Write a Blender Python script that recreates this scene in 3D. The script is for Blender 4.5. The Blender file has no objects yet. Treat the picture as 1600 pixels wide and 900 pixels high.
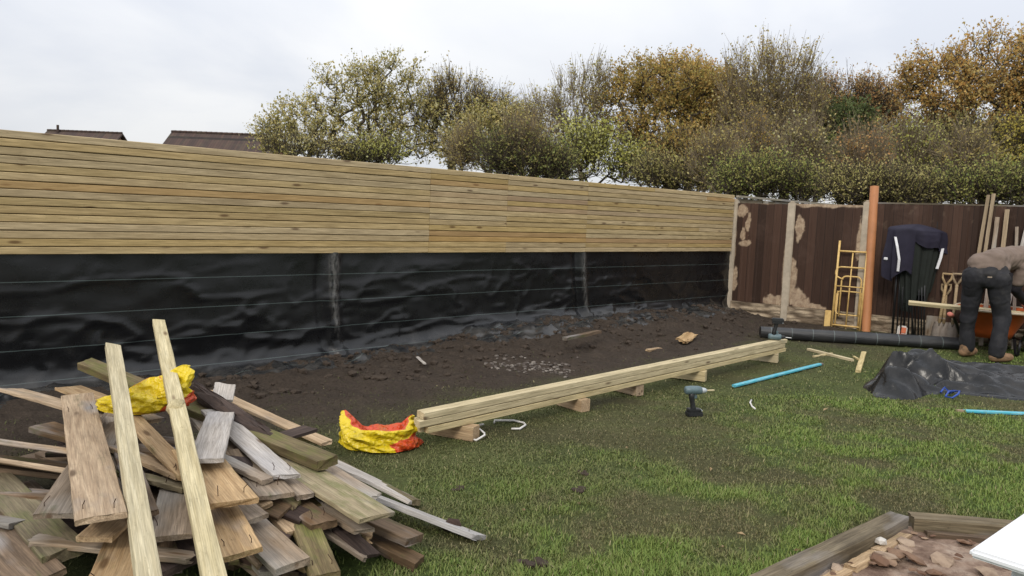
import bpy, bmesh, math, random
import numpy as np
from mathutils import Vector, Matrix, Euler
random.seed(7); RNG = np.random.default_rng(11)
SC = bpy.context.scene; COL = SC.collection
R = math.radians
# ------------------------------------------------------------------ camera
CAM_H = 1.55; FPX = 1200.0; PITCH = R(5.38); ROLL = R(2.3)
CM = Matrix.Rotation(math.pi/2 - PITCH, 3, 'X') @ Matrix.Rotation(ROLL, 3, 'Z')
cd = bpy.data.cameras.new('camera'); cam = bpy.data.objects.new('camera', cd); COL.objects.link(cam)
cam.matrix_world = Matrix.Translation((0, 0, CAM_H)) @ CM.to_4x4()
cd.sensor_width = 36; cd.lens = 36*FPX/1600; cd.clip_end = 2000; cd.clip_start = 0.05
SC.camera = cam
# ------------------------------------------------------------------ sky and sun
SUN_EL = R(36); SUN_AZ = R(200)          # azimuth measured clockwise from +Y
w = bpy.data.worlds.new('World'); SC.world = w; w.use_nodes = True
nt = w.node_tree; nt.nodes.clear()
def wn(t, **k):
    n = nt.nodes.new(t)
    for a, b in k.items(): setattr(n, a, b)
    return n
out = wn('ShaderNodeOutputWorld'); bg = wn('ShaderNodeBackground'); bg.inputs[1].default_value = 0.1
sky = wn('ShaderNodeTexSky', sky_type='NISHITA', sun_disc=False); sky.sun_elevation = SUN_EL; sky.sun_rotation = SUN_AZ
tc = wn('ShaderNodeTexCoord'); sep = wn('ShaderNodeSeparateXYZ'); nt.links.new(tc.outputs['Generated'], sep.inputs[0])
ad = wn('ShaderNodeMath', operation='ADD'); ad.inputs[1].default_value = 0.22
mx0 = wn('ShaderNodeMath', operation='MAXIMUM'); mx0.inputs[1].default_value = 0.0
nt.links.new(sep.outputs[2], mx0.inputs[0]); nt.links.new(mx0.outputs[0], ad.inputs[0])
dx = wn('ShaderNodeMath', operation='DIVIDE'); dy = wn('ShaderNodeMath', operation='DIVIDE')
for d_, i in ((dx, 0), (dy, 1)):
    nt.links.new(sep.outputs[i], d_.inputs[0]); nt.links.new(ad.outputs[0], d_.inputs[1])
cmb = wn('ShaderNodeCombineXYZ'); nt.links.new(dx.outputs[0], cmb.inputs[0]); nt.links.new(dy.outputs[0], cmb.inputs[1])
cn = wn('ShaderNodeTexNoise'); cn.inputs['Scale'].default_value = 0.85; cn.inputs['Detail'].default_value = 6
cn.inputs['Roughness'].default_value = 0.5; cn.inputs['Distortion'].default_value = 0.4
nt.links.new(cmb.outputs[0], cn.inputs['Vector'])
cr = wn('ShaderNodeValToRGB'); cr.color_ramp.elements[0].position = 0.36; cr.color_ramp.elements[0].color = (0.735, 0.765, 0.835, 1)
cr.color_ramp.elements[1].position = 0.60; cr.color_ramp.elements[1].color = (0.94, 0.945, 0.958, 1)
nt.links.new(cn.outputs['Fac'], cr.inputs[0])
sc_ = wn('ShaderNodeVectorMath', operation='SCALE'); sc_.inputs['Scale'].default_value = 9.6
nt.links.new(cr.outputs[0], sc_.inputs[0])
gr_ = wn('ShaderNodeMath', operation='MULTIPLY_ADD'); gr_.inputs[1].default_value = 1.7; gr_.inputs[2].default_value = 1.22   # overcast sky: brighter overhead
nt.links.new(mx0.outputs[0], gr_.inputs[0])
gs_ = wn('ShaderNodeMath', operation='MULTIPLY'); gs_.inputs[1].default_value = 9.0/1.5; nt.links.new(gr_.outputs[0], gs_.inputs[0])
nt.links.new(gs_.outputs[0], sc_.inputs['Scale'])
mix = wn('ShaderNodeMix', data_type='RGBA'); mix.inputs[0].default_value = 0.94
nt.links.new(sky.outputs[0], mix.inputs[6]); nt.links.new(sc_.outputs[0], mix.inputs[7])
nt.links.new(mix.outputs[2], bg.inputs[0]); nt.links.new(bg.outputs[0], out.inputs[0])
sl = bpy.data.lights.new('sun', 'SUN'); sl.energy = 1.5; sl.angle = R(16); sl.color = (1, 0.93, 0.82)
so = bpy.data.objects.new('sun', sl); COL.objects.link(so)
sd = Vector((math.sin(SUN_AZ)*math.cos(SUN_EL), math.cos(SUN_AZ)*math.cos(SUN_EL), math.sin(SUN_EL)))
so.rotation_euler = (-sd).to_track_quat('-Z', 'Y').to_euler()
SC.view_settings.view_transform = 'Standard'; SC.view_settings.look = 'None'
SC.view_settings.exposure = 0.22; SC.view_settings.gamma = 1.0
try: SC.view_settings.use_curve_mapping = False
except Exception: pass
SC.cycles.use_denoising = True; SC.cycles.max_bounces = 6; SC.cycles.transparent_max_bounces = 8
# ------------------------------------------------------------------ helpers: points
def ray(px, py): return CM @ Vector(((px-800)/FPX, -(py-450)/FPX, -1))
def G(px, py, z=0.0):
    d = ray(px, py); return Vector((0, 0, CAM_H)) + d*((z-CAM_H)/d.z)
def YP(px, py, Y):
    d = ray(px, py); return Vector((0, 0, CAM_H)) + d*(Y/d.y)
def h2(ix, iy, s):
    ix = ix.astype(np.int64); iy = iy.astype(np.int64)
    n = (ix*374761393 + iy*668265263 + int(s)*974634777) & 0x7fffffff
    n = ((n ^ (n >> 13))*1274126177) & 0x7fffffff
    n = (n ^ (n >> 16)) & 0xffff
    return n/65535.0
def vn(x, y, s=0):
    x = np.asarray(x, float); y = np.asarray(y, float)
    ix = np.floor(x); iy = np.floor(y); fx = x-ix; fy = y-iy
    fx = fx*fx*(3-2*fx); fy = fy*fy*(3-2*fy)
    a = h2(ix, iy, s); b = h2(ix+1, iy, s); c = h2(ix, iy+1, s); d = h2(ix+1, iy+1, s)
    return (a*(1-fx)+b*fx)*(1-fy) + (c*(1-fx)+d*fx)*fy
def fbm(x, y, s=0, o=4):
    v = 0; a = 0.5; t = 0
    for i in range(o):
        v = v + a*vn(np.asarray(x)*2**i, np.asarray(y)*2**i, s+i*17); t += a; a *= 0.5
    return v/t
def ss(a, b, x):
    t = np.clip((np.asarray(x, float)-a)/(b-a), 0, 1); return t*t*(3-2*t)
# ------------------------------------------------------------------ helpers: objects
def tag(o, label=None, cat=None, group=None, kind=None):
    if label: o['label'] = label
    if cat: o['category'] = cat
    if group: o['group'] = group
    if kind: o['kind'] = kind
    return o
def empty(name, loc=(0, 0, 0), rot=None):
    o = bpy.data.objects.new(name, None); COL.objects.link(o); o.location = loc; o.empty_display_size = 0.1
    if rot is not None: o.rotation_euler = rot
    return o
def link_mesh(name, me, mat, parent=None, mw=None):
    o = bpy.data.objects.new(name, me); COL.objects.link(o)
    for m in (mat if isinstance(mat, (list, tuple)) else [mat]): me.materials.append(m)
    if mw is not None: o.matrix_world = mw
    if parent is not None:
        o.parent = parent
        if mw is not None: o.matrix_local = Matrix.LocRotScale(parent.location, parent.rotation_euler, parent.scale).inverted() @ mw
    return o
def grid_faces(nu, nv, closed=False):
    i = np.arange(nu-(0 if closed else 1))[:, None]; j = np.arange(nv-1)[None, :]
    i2 = (i+1) % nu
    return np.stack([i*nv+j, i2*nv+j, i2*nv+j+1, i*nv+j+1], -1).reshape(-1, 4)
def fast_mesh(name, V, F, smooth=False, col=None, attr=None, uv=None):
    V = np.asarray(V, np.float32).reshape(-1, 3); F = np.asarray(F, np.int32); k = F.shape[1]
    me = bpy.data.meshes.new(name)
    me.vertices.add(len(V)); me.vertices.foreach_set('co', V.ravel())
    me.loops.add(F.size); me.loops.foreach_set('vertex_index', F.ravel())
    me.polygons.add(len(F)); me.polygons.foreach_set('loop_start', np.arange(0, F.size, k, dtype=np.int32))
    me.polygons.foreach_set('loop_total', np.full(len(F), k, np.int32))
    me.polygons.foreach_set('use_smooth', np.full(len(F), smooth, bool))
    me.update(calc_edges=True)
    if col is not None:
        c = me.color_attributes.new('col', 'FLOAT_COLOR', 'POINT')
        c.data.foreach_set('color', np.concatenate([np.asarray(col, np.float32), np.ones((len(V), 1), np.float32)], 1).ravel())
    if attr:
        for an, av in attr.items():
            a = me.attributes.new(an, 'FLOAT', 'POINT'); a.data.foreach_set('value', np.asarray(av, np.float32))
    if uv is not None:
        l = me.uv_layers.new(name='UVMap'); l.data.foreach_set('uv', np.asarray(uv, np.float32)[F.ravel()].ravel())
    return me
class MB:
    def __init__(s): s.v = []; s.f = []; s.mi = []; s.tone = []
    def add(s, V, F, m=0, t=0.0):
        b = len(s.v); s.v += [tuple(p) for p in V]
        for f in F: s.f.append(tuple(b+i for i in f)); s.mi.append(m); s.tone.append(t)
    def box(s, c, d, rot=None, m=0, t=0.0, ch=0.0):
        c = Vector(c); x, y, z = [q/2 for q in d]
        if ch <= 0:
            V = [Vector((a*x, b*y, e*z)) for a in (-1, 1) for b in (-1, 1) for e in (-1, 1)]
            F = [(0, 1, 3, 2), (4, 6, 7, 5), (0, 4, 5, 1), (2, 3, 7, 6), (0, 2, 6, 4), (1, 5, 7, 3)]
        else:
            bm = bmesh.new(); bmesh.ops.create_cube(bm, size=1)
            for q in bm.verts: q.co = Vector((q.co.x*2*x, q.co.y*2*y, q.co.z*2*z))
            bmesh.ops.bevel(bm, geom=bm.edges[:], offset=ch, segments=2, affect='EDGES')
            bm.verts.index_update(); V = [q.co.copy() for q in bm.verts]; F = [[q.index for q in f.verts] for f in bm.faces]; bm.free()
        if rot is not None: V = [rot @ q for q in V]
        s.add([c+q for q in V], F, m, t)
    def tube(s, P, r, n=8, m=0, caps=True, closed=False):
        P = [Vector(p) for p in P]; k = len(P)
        rr = r if isinstance(r, (list, tuple)) else [r]*k
        V = []; pv = None
        for i, p in enumerate(P):
            if closed: t = P[(i+1) % k]-P[i-1]
            else: t = P[min(i+1, k-1)]-P[max(i-1, 0)]
            if t.length < 1e-9: t = Vector((0, 0, 1))
            t.normalize()
            if pv is None:
                a = Vector((0, 0, 1)) if abs(t.z) < .9 else Vector((1, 0, 0)); u = t.cross(a).normalized()
            else:
                u = (pv - t*pv.dot(t))
                u = u.normalized() if u.length > 1e-6 else t.orthogonal().normalized()
            pv = u; q = t.cross(u)
            for j in range(n):
                a = 2*math.pi*j/n; V.append(p + (u*math.cos(a)+q*math.sin(a))*rr[i])
        F = []
        for i in range(k if closed else k-1):
            i2 = (i+1) % k
            for j in range(n): F.append((i*n+j, i*n+(j+1) % n, i2*n+(j+1) % n, i2*n+j))
        if caps and not closed: F.append(tuple(range(n-1, -1, -1))); F.append(tuple((k-1)*n+j for j in range(n)))
        s.add(V, F, m)
    def build(s, name, mat, parent=None, smooth=False, mw=None):
        me = bpy.data.meshes.new(name); me.from_pydata(s.v, [], s.f)
        me.polygons.foreach_set('material_index', s.mi); me.polygons.foreach_set('use_smooth', [smooth]*len(s.f))
        a = me.attributes.new('tone', 'FLOAT', 'FACE'); a.data.foreach_set('value', s.tone)
        me.update()
        if smooth == 'auto': pass
        return link_mesh(name, me, mat, parent, mw)
def autosmooth(o, ang=40):
    me = o.data
    me.polygons.foreach_set('use_smooth', [True]*len(me.polygons))
    try: me.set_sharp_from_angle(angle=R(ang))
    except Exception: pass
    return o
# ------------------------------------------------------------------ materials
class NB:
    def __init__(s, name):
        s.m = bpy.data.materials.new(name); s.m.use_nodes = True; s.t = s.m.node_tree; s.t.nodes.clear()
        s.out = s.n('ShaderNodeOutputMaterial'); s.b = s.n('ShaderNodeBsdfPrincipled'); s.l(s.b.outputs[0], s.out.inputs[0])
    def n(s, t, **k):
        n = s.t.nodes.new(t)
        for a, b in k.items(): setattr(n, a, b)
        return n
    def l(s, a, b): s.t.links.new(a, b)
    def coord(s, o='Object'): return s.n('ShaderNodeTexCoord').outputs[o]
    def mp(s, vec, sc=(1, 1, 1), loc=None, rot=None):
        n = s.n('ShaderNodeMapping'); n.inputs['Scale'].default_value = sc; s.l(vec, n.inputs[0])
        if loc is not None: s.l(loc, n.inputs['Location'])
        if rot is not None: n.inputs['Rotation'].default_value = rot
        return n.outputs[0]
    def noise(s, vec, scale=5, detail=4, rough=.55, dist=0):
        n = s.n('ShaderNodeTexNoise'); n.inputs['Scale'].default_value = scale; n.inputs['Detail'].default_value = detail
        n.inputs['Roughness'].default_value = rough; n.inputs['Distortion'].default_value = dist
        if vec is not None: s.l(vec, n.inputs['Vector'])
        return n.outputs['Fac']
    def vor(s, vec, scale=5, feat='F1'):
        n = s.n('ShaderNodeTexVoronoi', feature=feat); n.inputs['Scale'].default_value = scale; s.l(vec, n.inputs['Vector'])
        return n.outputs['Distance']
    def ramp(s, f, stops):
        n = s.n('ShaderNodeValToRGB'); e = n.color_ramp.elements
        while len(e) < len(stops): e.new(0.5)
        for q, (p, c) in zip(e, stops): q.position = p; q.color = (c, c, c, 1) if isinstance(c, (int, float)) else (*c, 1)
        s.l(f, n.inputs[0]); return n.outputs[0]
    def mix(s, f, a, b, blend='MIX'):
        n = s.n('ShaderNodeMix', data_type='RGBA', blend_type=blend)
        for v, i in ((f, 0), (a, 6), (b, 7)):
            if isinstance(v, (int, float)): n.inputs[i].default_value = v if i == 0 else (v, v, v, 1)
            elif isinstance(v, tuple): n.inputs[i].default_value = (*v, 1)
            else: s.l(v, n.inputs[i])
        return n.outputs[2]
    def math(s, op, a, b=0.0, c=None):
        n = s.n('ShaderNodeMath', operation=op)
        for v, i in ((a, 0), (b, 1), (c, 2)):
            if v is None: continue
            if isinstance(v, (int, float)): n.inputs[i].default_value = v
            else: s.l(v, n.inputs[i])
        return n.outputs[0]
    def mr(s, v, a, b, c, d):
        n = s.n('ShaderNodeMapRange'); s.l(v, n.inputs[0])
        for i, q in enumerate((a, b, c, d)): n.inputs[i+1].default_value = q
        return n.outputs[0]
    def bump(s, h, st=.3, d=.01):
        n = s.n('ShaderNodeBump'); n.inputs['Strength'].default_value = st; n.inputs['Distance'].default_value = d
        s.l(h, n.inputs['Height']); s.l(n.outputs[0], s.b.inputs['Normal'])
    def attr(s, name, o='Fac'): return s.n('ShaderNodeAttribute', attribute_name=name).outputs[o]
    def col(s, c):
        if isinstance(c, tuple): s.b.inputs['Base Color'].default_value = (*c, 1)
        else: s.l(c, s.b.inputs['Base Color'])
    def fin(s, rough=.8, spec=.3, metal=0):
        if isinstance(rough, (int, float)): s.b.inputs['Roughness'].default_value = rough
        else: s.l(rough, s.b.inputs['Roughness'])
        s.b.inputs['Specular IOR Level'].default_value = spec; s.b.inputs['Metallic'].default_value = metal
        return s.m
def wood(name, dark, light, moss=0.0, grey=0.0, knots=True, var=.3, rough=.8, island=False, tone=None, dirt=.35,
         mosscol=(.085, .105, .028), greycol=(.30, .28, .27), knotcol=(.10, .055, .025)):
    b = NB(name)
    oi = b.n('ShaderNodeObjectInfo').outputs['Random']
    rnd = b.n('ShaderNodeNewGeometry').outputs['Random Per Island'] if island else oi
    off = b.n('ShaderNodeCombineXYZ')
    b.l(b.math('MULTIPLY', rnd, 37.0), off.inputs[0]); b.l(b.math('MULTIPLY', rnd, 91.0), off.inputs[1]); b.l(b.math('MULTIPLY', oi, 53.0), off.inputs[2])
    o = b.coord(); off = off.outputs[0]
    g = b.noise(b.mp(o, (1.1, 16, 16), off), 2.2, 5, .6, .9)
    c = b.ramp(g, [(.3, dark), (.52, tuple((p+q)/2 for p, q in zip(dark, light))), (.72, light)])
    f = b.noise(b.mp(o, (4, 140, 140), off), 1.5, 3, .6)
    c = b.mix(1, c, b.ramp(f, [(.3, .62), (.7, 1.15)]), 'MULTIPLY')
    c = b.mix(b.ramp(b.noise(b.mp(o, (22, 60, 60), off), 1.6, 4, .7), [(.60, 0.), (.74, .55)]), c, tuple(q*.35 for q in dark))
    big = b.noise(b.mp(o, (2.2, 5, 5), off), 1.3, 4, .6)
    c = b.mix(b.ramp(big, [(.45, 0.0), (.75, dirt)]), c, tuple(q*.42 for q in dark))
    if grey > 0:
        gm = b.noise(b.mp(o, (1.2, 3, 3), off), 1.6, 3, .5)
        gc = b.mix(b.ramp(f, [(.3, 0.), (.7, 1.)]), tuple(q*.55 for q in greycol), greycol)
        c = b.mix(b.ramp(gm, [(max(0, .62-grey*.5), 0.), (min(1, .78-grey*.4), .92)]), c, gc)
    if moss > 0:
        mm = b.noise(b.mp(o, (2, 6, 6), off), 1.9, 6, .7)
        c = b.mix(b.ramp(mm, [(max(0, .68-moss*.5), 0.), (max(.1, .85-moss*.5), .9)]), c, b.mix(b.ramp(f, [(.3, 0.), (.7, 1.)]), tuple(q*.5 for q in mosscol), mosscol))
    if knots:
        k = b.vor(b.mp(o, (2.4, 9, 9), off), 1.0)
        c = b.mix(b.ramp(k, [(.07, .85), (.15, 0.)]), c, knotcol)
    if tone:      # boards of a redder / browner batch
        c = b.mix(b.math('MULTIPLY', b.attr('tone'), .8), c, b.mix(b.ramp(g, [(.3, 0.), (.7, 1.)]), tone, tuple(q*1.5 for q in tone)))
    hsv = b.n('ShaderNodeHueSaturation'); b.l(c, hsv.inputs['Color'])
    b.l(b.mr(rnd, 0, 1, 1-var, 1+var*.5), hsv.inputs['Value'])
    b.l(b.mr(b.math('FRACT', b.math('MULTIPLY', rnd, 7.3)), 0, 1, .8, 1.1), hsv.inputs['Saturation'])
    b.col(hsv.outputs[0]); b.bump(f, .35, .002)
    return b.fin(rough, .25)
def plain(name, c, rough=.6, spec=.4, metal=0, var=.25, scale=12, bump=.0, bscale=60, dirt=None):
    b = NB(name); o = b.coord()
    n = b.noise(o, scale, 5, .6)
    cc = b.mix(1, c, b.ramp(n, [(.25, 1-var), (.75, 1+var*.3)]), 'MULTIPLY')
    if dirt: cc = b.mix(b.ramp(b.noise(o, scale*.45, 5, .65, .5), [(.5, 0.), (.7, .75)]), cc, dirt)
    b.col(cc)
    if bump: b.bump(b.noise(o, bscale, 4, .6), bump, .004)
    return b.fin(rough, spec, metal)
M = {}
M['slat'] = wood('treated_slat_wood', (.37, .27, .125), (.60, .46, .235), island=True, var=.14, tone=(.27, .15, .06), dirt=.2)
M['fresh'] = wood('fresh_treated_timber', (.42, .33, .16), (.66, .54, .30), var=.1, dirt=.15)
M['pale'] = wood('pale_batten_wood', (.40, .33, .18), (.62, .54, .34), var=.08, dirt=.22, moss=.12, mosscol=(.2, .17, .08))
M['tan'] = wood('tan_old_board', (.31, .20, .105), (.57, .41, .24), var=.2, moss=.2, grey=.05, dirt=.3, mosscol=(.22, .19, .08))
M['tanmoss'] = wood('yellow_green_old_board', (.26, .19, .09), (.44, .35, .18), var=.1, moss=.42, grey=.12, dirt=.35, mosscol=(.20, .21, .05))
M['brown'] = wood('brown_old_board', (.085, .055, .032), (.22, .145, .085), var=.3, moss=.2, grey=.2, dirt=.5)
M['greyw'] = wood('grey_weathered_board', (.19, .135, .085), (.38, .29, .205), var=.3, moss=.15, grey=.36, dirt=.5, greycol=(.36, .325, .28))
M['whitew'] = wood('bleached_board', (.33, .295, .26), (.55, .51, .47), var=.12, grey=.25, greycol=(.50, .475, .46), dirt=.45)
M['mossy'] = wood('mossy_old_board', (.11, .08, .042), (.25, .20, .105), var=.15, moss=.42, dirt=.5, mosscol=(.16, .16, .05))
M['bark'] = wood('rotten_bark', (.035, .022, .018), (.10, .065, .05), var=.2, moss=.1, dirt=.6, rough=.9)
M['sleeper'] = wood('old_sleeper', (.10, .075, .045), (.27, .22, .145), var=.15, grey=.25, moss=.15, dirt=.6)
M['tool'] = wood('tool_handle_wood', (.28, .19, .10), (.45, .34, .20), var=.15, knots=False)
M['greyrail'] = wood('weathered_fence_rail', (.22, .19, .14), (.48, .44, .36), var=.1, grey=.3, knots=False)
M['rust'] = plain('rusty_nail', (.05, .025, .015), .7, .3)
# ------------------------------------------------------------------ fence lines
A0 = Vector((3.725, 13.12, 0)); DF = Vector((-.727, -.687, 0)).normalized(); NF = Vector((.687, -.727, 0)).normalized()
DB = Vector((.812, -.583, 0)).normalized(); NBK = Vector((-.583, -.812, 0)).normalized()
def FP(s, o=0.0, z=0.0): return A0 + DF*s + NF*o + Vector((0, 0, z))
def BP(s, o=0.0, z=0.0): return A0 + DB*s + NBK*o + Vector((0, 0, z))
def fence_sd(x, y):
    rx = x-A0.x; ry = y-A0.y
    return rx*DF.x+ry*DF.y, rx*NF.x+ry*NF.y       # s along, d in front
def back_d(x, y): return (x-A0.x)*NBK.x+(y-A0.y)*NBK.y
def soil_h(s):                                      # height of the soil bank against the membrane
    return .17*ss(7.6, 4.6, s)*ss(-.3, .9, s) + .035
def ground_z(x, y):
    x = np.asarray(x, float); y = np.asarray(y, float)
    s, d = fence_sd(x, y)
    inside = ss(-.15, .1, d)*ss(0.0, .5, back_d(x, y))
    bank = soil_h(s)*ss(1.35+.5*(fbm(s*.9, d, 5)-.5), .15, d)*ss(-.35, 0.05, d)
    soil = ss(2.6, 1.2, d)*inside
    z = bank*(.75+.6*fbm(x*2.2, y*2.2, 3)) + soil*(.11*(fbm(x*3.1, y*3.1, 9, 4)-.5) + .16*np.maximum(0, fbm(x*8, y*8, 21, 3)-.54))
    z = z + .03*(fbm(x*.7, y*.7, 31)-.5)*ss(200, 20, np.hypot(x, y)) + .018*(fbm(x*5, y*5, 33, 3)-.5)
    bed = ss(.0, .15, x-1.0-(y-3.2)*1.15)*ss(4.15, 4.0, y)
    return z*(1-bed*.7)-bed*.02
def soilness(x, y):
    s, d = fence_sd(x, y)
    n = fbm(x*1.1, y*1.1, 41)-.5; n2 = fbm(x*4, y*4, 43)-.5
    return np.clip(ss(3.15, 1.7, d+1.3*n+.6*n2)*ss(-.4, .0, d), 0, 1)
def trampled(x, y):
    s, d = fence_sd(x, y)
    n = fbm(x*.9+9, y*.9, 51)-.5; n2 = fbm(x*3.3, y*3.3, 53)-.5
    return np.clip(ss(5.1, 3.1, d+1.6*n+.9*n2), 0, 1)
def greenness(x, y):
    n = fbm(x*1.3, y*1.3, 61); n2 = fbm(x*4.6+3, y*4.6, 63)
    g = ss(.30, .55, .62*n+.38*n2)
    return np.clip(g*(1-.72*trampled(x, y)) + .12, 0, 1)
# ------------------------------------------------------------------ ground sheet
def axis(lo, hi, st, far):
    a = list(np.arange(lo, hi, st)); g = []; q = hi; dlt = st
    while q < far: g.append(q); dlt *= 1.35; q += dlt
    g.append(far); b = []; q = lo; dlt = st
    while True:
        dlt *= 1.35; q -= dlt
        if q < -far: b.append(-far); break
        b.append(q)
    return np.array(b[::-1]+a+g)
gx = axis(-4.2, 7.6, .036, 900.); gy_ = axis(2.0, 13.4, .036, 900.)
GX, GY = np.meshgrid(gx, gy_, indexing='ij'); gxr = GX.ravel(); gyr = GY.ravel()
gz = ground_z(gxr, gyr)
so_ = soilness(gxr, gyr); gr = greenness(gxr, gyr)
cs = np.array([.050, .038, .029]); ct = np.array([.072, .066, .030]); cg = np.array([.066, .098, .024])
pale = fbm(gxr*2.3, gyr*2.3, 71)[:, None]
gcol = (ct*(1-gr[:, None])+cg*gr[:, None])*(.7+.6*pale)
gcol = gcol*(1-so_[:, None]) + cs*(.75+.5*fbm(gxr*6, gyr*6, 73)[:, None])*so_[:, None]
b = NB('lawn_and_soil'); o = b.coord()
c = b.attr('col', 'Color')
n1 = b.noise(o, 38, 6, .7); n2 = b.noise(o, 9, 5, .65)
c = b.mix(1, c, b.ramp(n1, [(.25, .5), (.75, 1.4)]), 'MULTIPLY')
c = b.mix(b.ramp(b.noise(o, 160, 3, .6), [(.62, 0.), (.75, .35)]), c, (.13, .11, .075))
b.col(c); b.bump(b.math('ADD', n1, n2), .9, .025); M['ground'] = b.fin(.93, .15)
me = fast_mesh('ground', np.stack([gxr, gyr, gz], 1), grid_faces(len(gx), len(gy_)), True, gcol)
tag(link_mesh('ground', me, M['ground']), kind='structure')
# ------------------------------------------------------------------ raised-bed outline (needed for grass)
BC = G(1405, 803, .1); BL = G(1200, 899, .1); BR = G(1580, 817, .1)
dL = (BL-BC).normalized(); dR = (BR-BC).normalized()
def in_bed(x, y):
    v = np.stack([x-BC.x, y-BC.y], -1)
    det = dL.x*dR.y-dL.y*dR.x
    a = (v[..., 0]*dR.y-v[..., 1]*dR.x)/det; c_ = (dL.x*v[..., 1]-dL.y*v[..., 0])/det
    return (a > -.03) & (c_ > -.03)
# ------------------------------------------------------------------ grass
def grass():
    P = []
    for (n, y0, y1) in ((230000, 2.7, 4.6), (190000, 4.6, 7.0), (130000, 7.0, 12.6)):
        y = RNG.uniform(y0, y1, n); x = RNG.uniform(-.78, .78, n)*y*.97
        P.append(np.stack([x, y], 1))
    P = np.concatenate(P); x, y = P[:, 0], P[:, 1]
    s, d = fence_sd(x, y); so = soilness(x, y); gn = greenness(x, y); tr = trampled(x, y)
    keep = (d > .9) & (back_d(x, y) > .08) & ~in_bed(x, y)
    dens = (1-so*.90)*(.55+.45*gn)
    dens *= np.where((x < -.2) & (y < 4.4) & (y > 2), np.where(x < -.55, .05, .8), 1)
    dens *= .35+.65*ss(.30, .55, fbm(x*7, y*7, 81, 3))
    keep &= RNG.random(len(x)) < dens
    x, y, gn, tr, so = x[keep], y[keep], gn[keep], tr[keep], so[keep]; n = len(x)
    z = ground_z(x, y) - .004
    L = (.011+.020*RNG.random(n)**1.7)*(.55+.75*gn)*(1+.25*ss(7, 3, y)); L *= np.where(RNG.random(n) < .03, 1.9, 1)
    W = (.0016+.0016*RNG.random(n))*np.maximum(1, y/4.2)
    az = RNG.uniform(0, 2*np.pi, n); lean = RNG.uniform(.3, 1.35, n)+.3*tr; lean = np.minimum(lean, 1.5)
    dxy = np.stack([np.cos(az), np.sin(az)], 1); px_ = np.stack([-np.sin(az), np.cos(az)], 1)
    b0 = np.stack([x, y, z], 1)
    m1 = b0 + np.concatenate([dxy*(np.sin(lean*.55)*L*.55)[:, None], (np.cos(lean*.55)*L*.55)[:, None]], 1)
    tip = m1 + np.concatenate([dxy*(np.sin(lean)*L*.5)[:, None], (np.cos(lean)*L*.5)[:, None]], 1)
    wv = np.concatenate([px_*W[:, None], np.zeros((n, 1))], 1)
    V = np.stack([b0-wv, b0+wv, m1+wv*.8, m1-wv*.8, tip], 1).reshape(-1, 3)
    i = np.arange(n)[:, None]*5
    F = np.concatenate([i+np.array([[0, 1, 2]]), i+np.array([[0, 2, 3]]), i+np.array([[3, 2, 4]])], 0)
    r = RNG.random((n, 1)); r2 = RNG.random((n, 1)); g_ = np.clip(gn[:, None]+.35*(r-.5), 0, 1)
    green = np.array([.115, .185, .036])*(1-r2)+np.array([.19, .23, .062])*r2
    dead = np.array([.120, .105, .052])*(1-r2)+np.array([.20, .165, .092])*r2*.9+np.array([.06, .05, .03])*(1-r2)*.2
    c = green*g_+dead*(1-g_); c *= (1-.45*so[:, None])*(1-.22*tr[:, None])
    c = np.where(RNG.random((n, 1)) < .035, np.array([.26, .23, .12]), c)
    b = NB('grass_blades'); b.col(b.attr('col', 'Color')); m = b.fin(.7, .2)
    me = fast_mesh('grass', V, F, False, np.repeat(c, 5, 0))
    tag(link_mesh('grass', me, m), 'short patchy lawn grass, green in front and trampled brown towards the soil', 'grass', kind='stuff')
grass()
# ------------------------------------------------------------------ houses behind
def roof_mat():
    b = NB('roof_tiles'); o = b.coord()
    n = b.n('ShaderNodeTexBrick'); n.inputs['Scale'].default_value = 3.0
    for i, c in ((1, (.085, .055, .045)), (2, (.055, .04, .036)), (3, (.03, .024, .022))): n.inputs[i].default_value = (*c, 1)
    b.l(b.mp(o, (1, 1, 1), rot=(R(58), 0, 0)), n.inputs[0])
    c = b.mix(b.ramp(b.noise(o, 1.6, 5, .7), [(.5, 0.), (.8, .5)]), n.outputs[0], (.11, .10, .06))
    b.col(c); return b.fin(.85, .2)
M['roof'] = roof_mat()
def brick_mat():
    b = NB('house_brick'); n = b.n('ShaderNodeTexBrick'); n.inputs['Scale'].default_value = 4
    for i, c in ((1, (.28, .13, .08)), (2, (.22, .10, .07)), (3, (.35, .32, .28))): n.inputs[i].default_value = (*c, 1)
    b.l(b.mp(b.coord(), (1, 1, 1), rot=(R(90), 0, 0)), n.inputs[0]); b.col(n.outputs[0]); return b.fin(.9, .2)
M['brick'] = brick_mat(); M['upvc'] = plain('white_upvc', (.72, .72, .71), .4, .4, var=.08); M['glass'] = plain('dark_window_glass', (.03, .035, .04), .08, .6)
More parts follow.
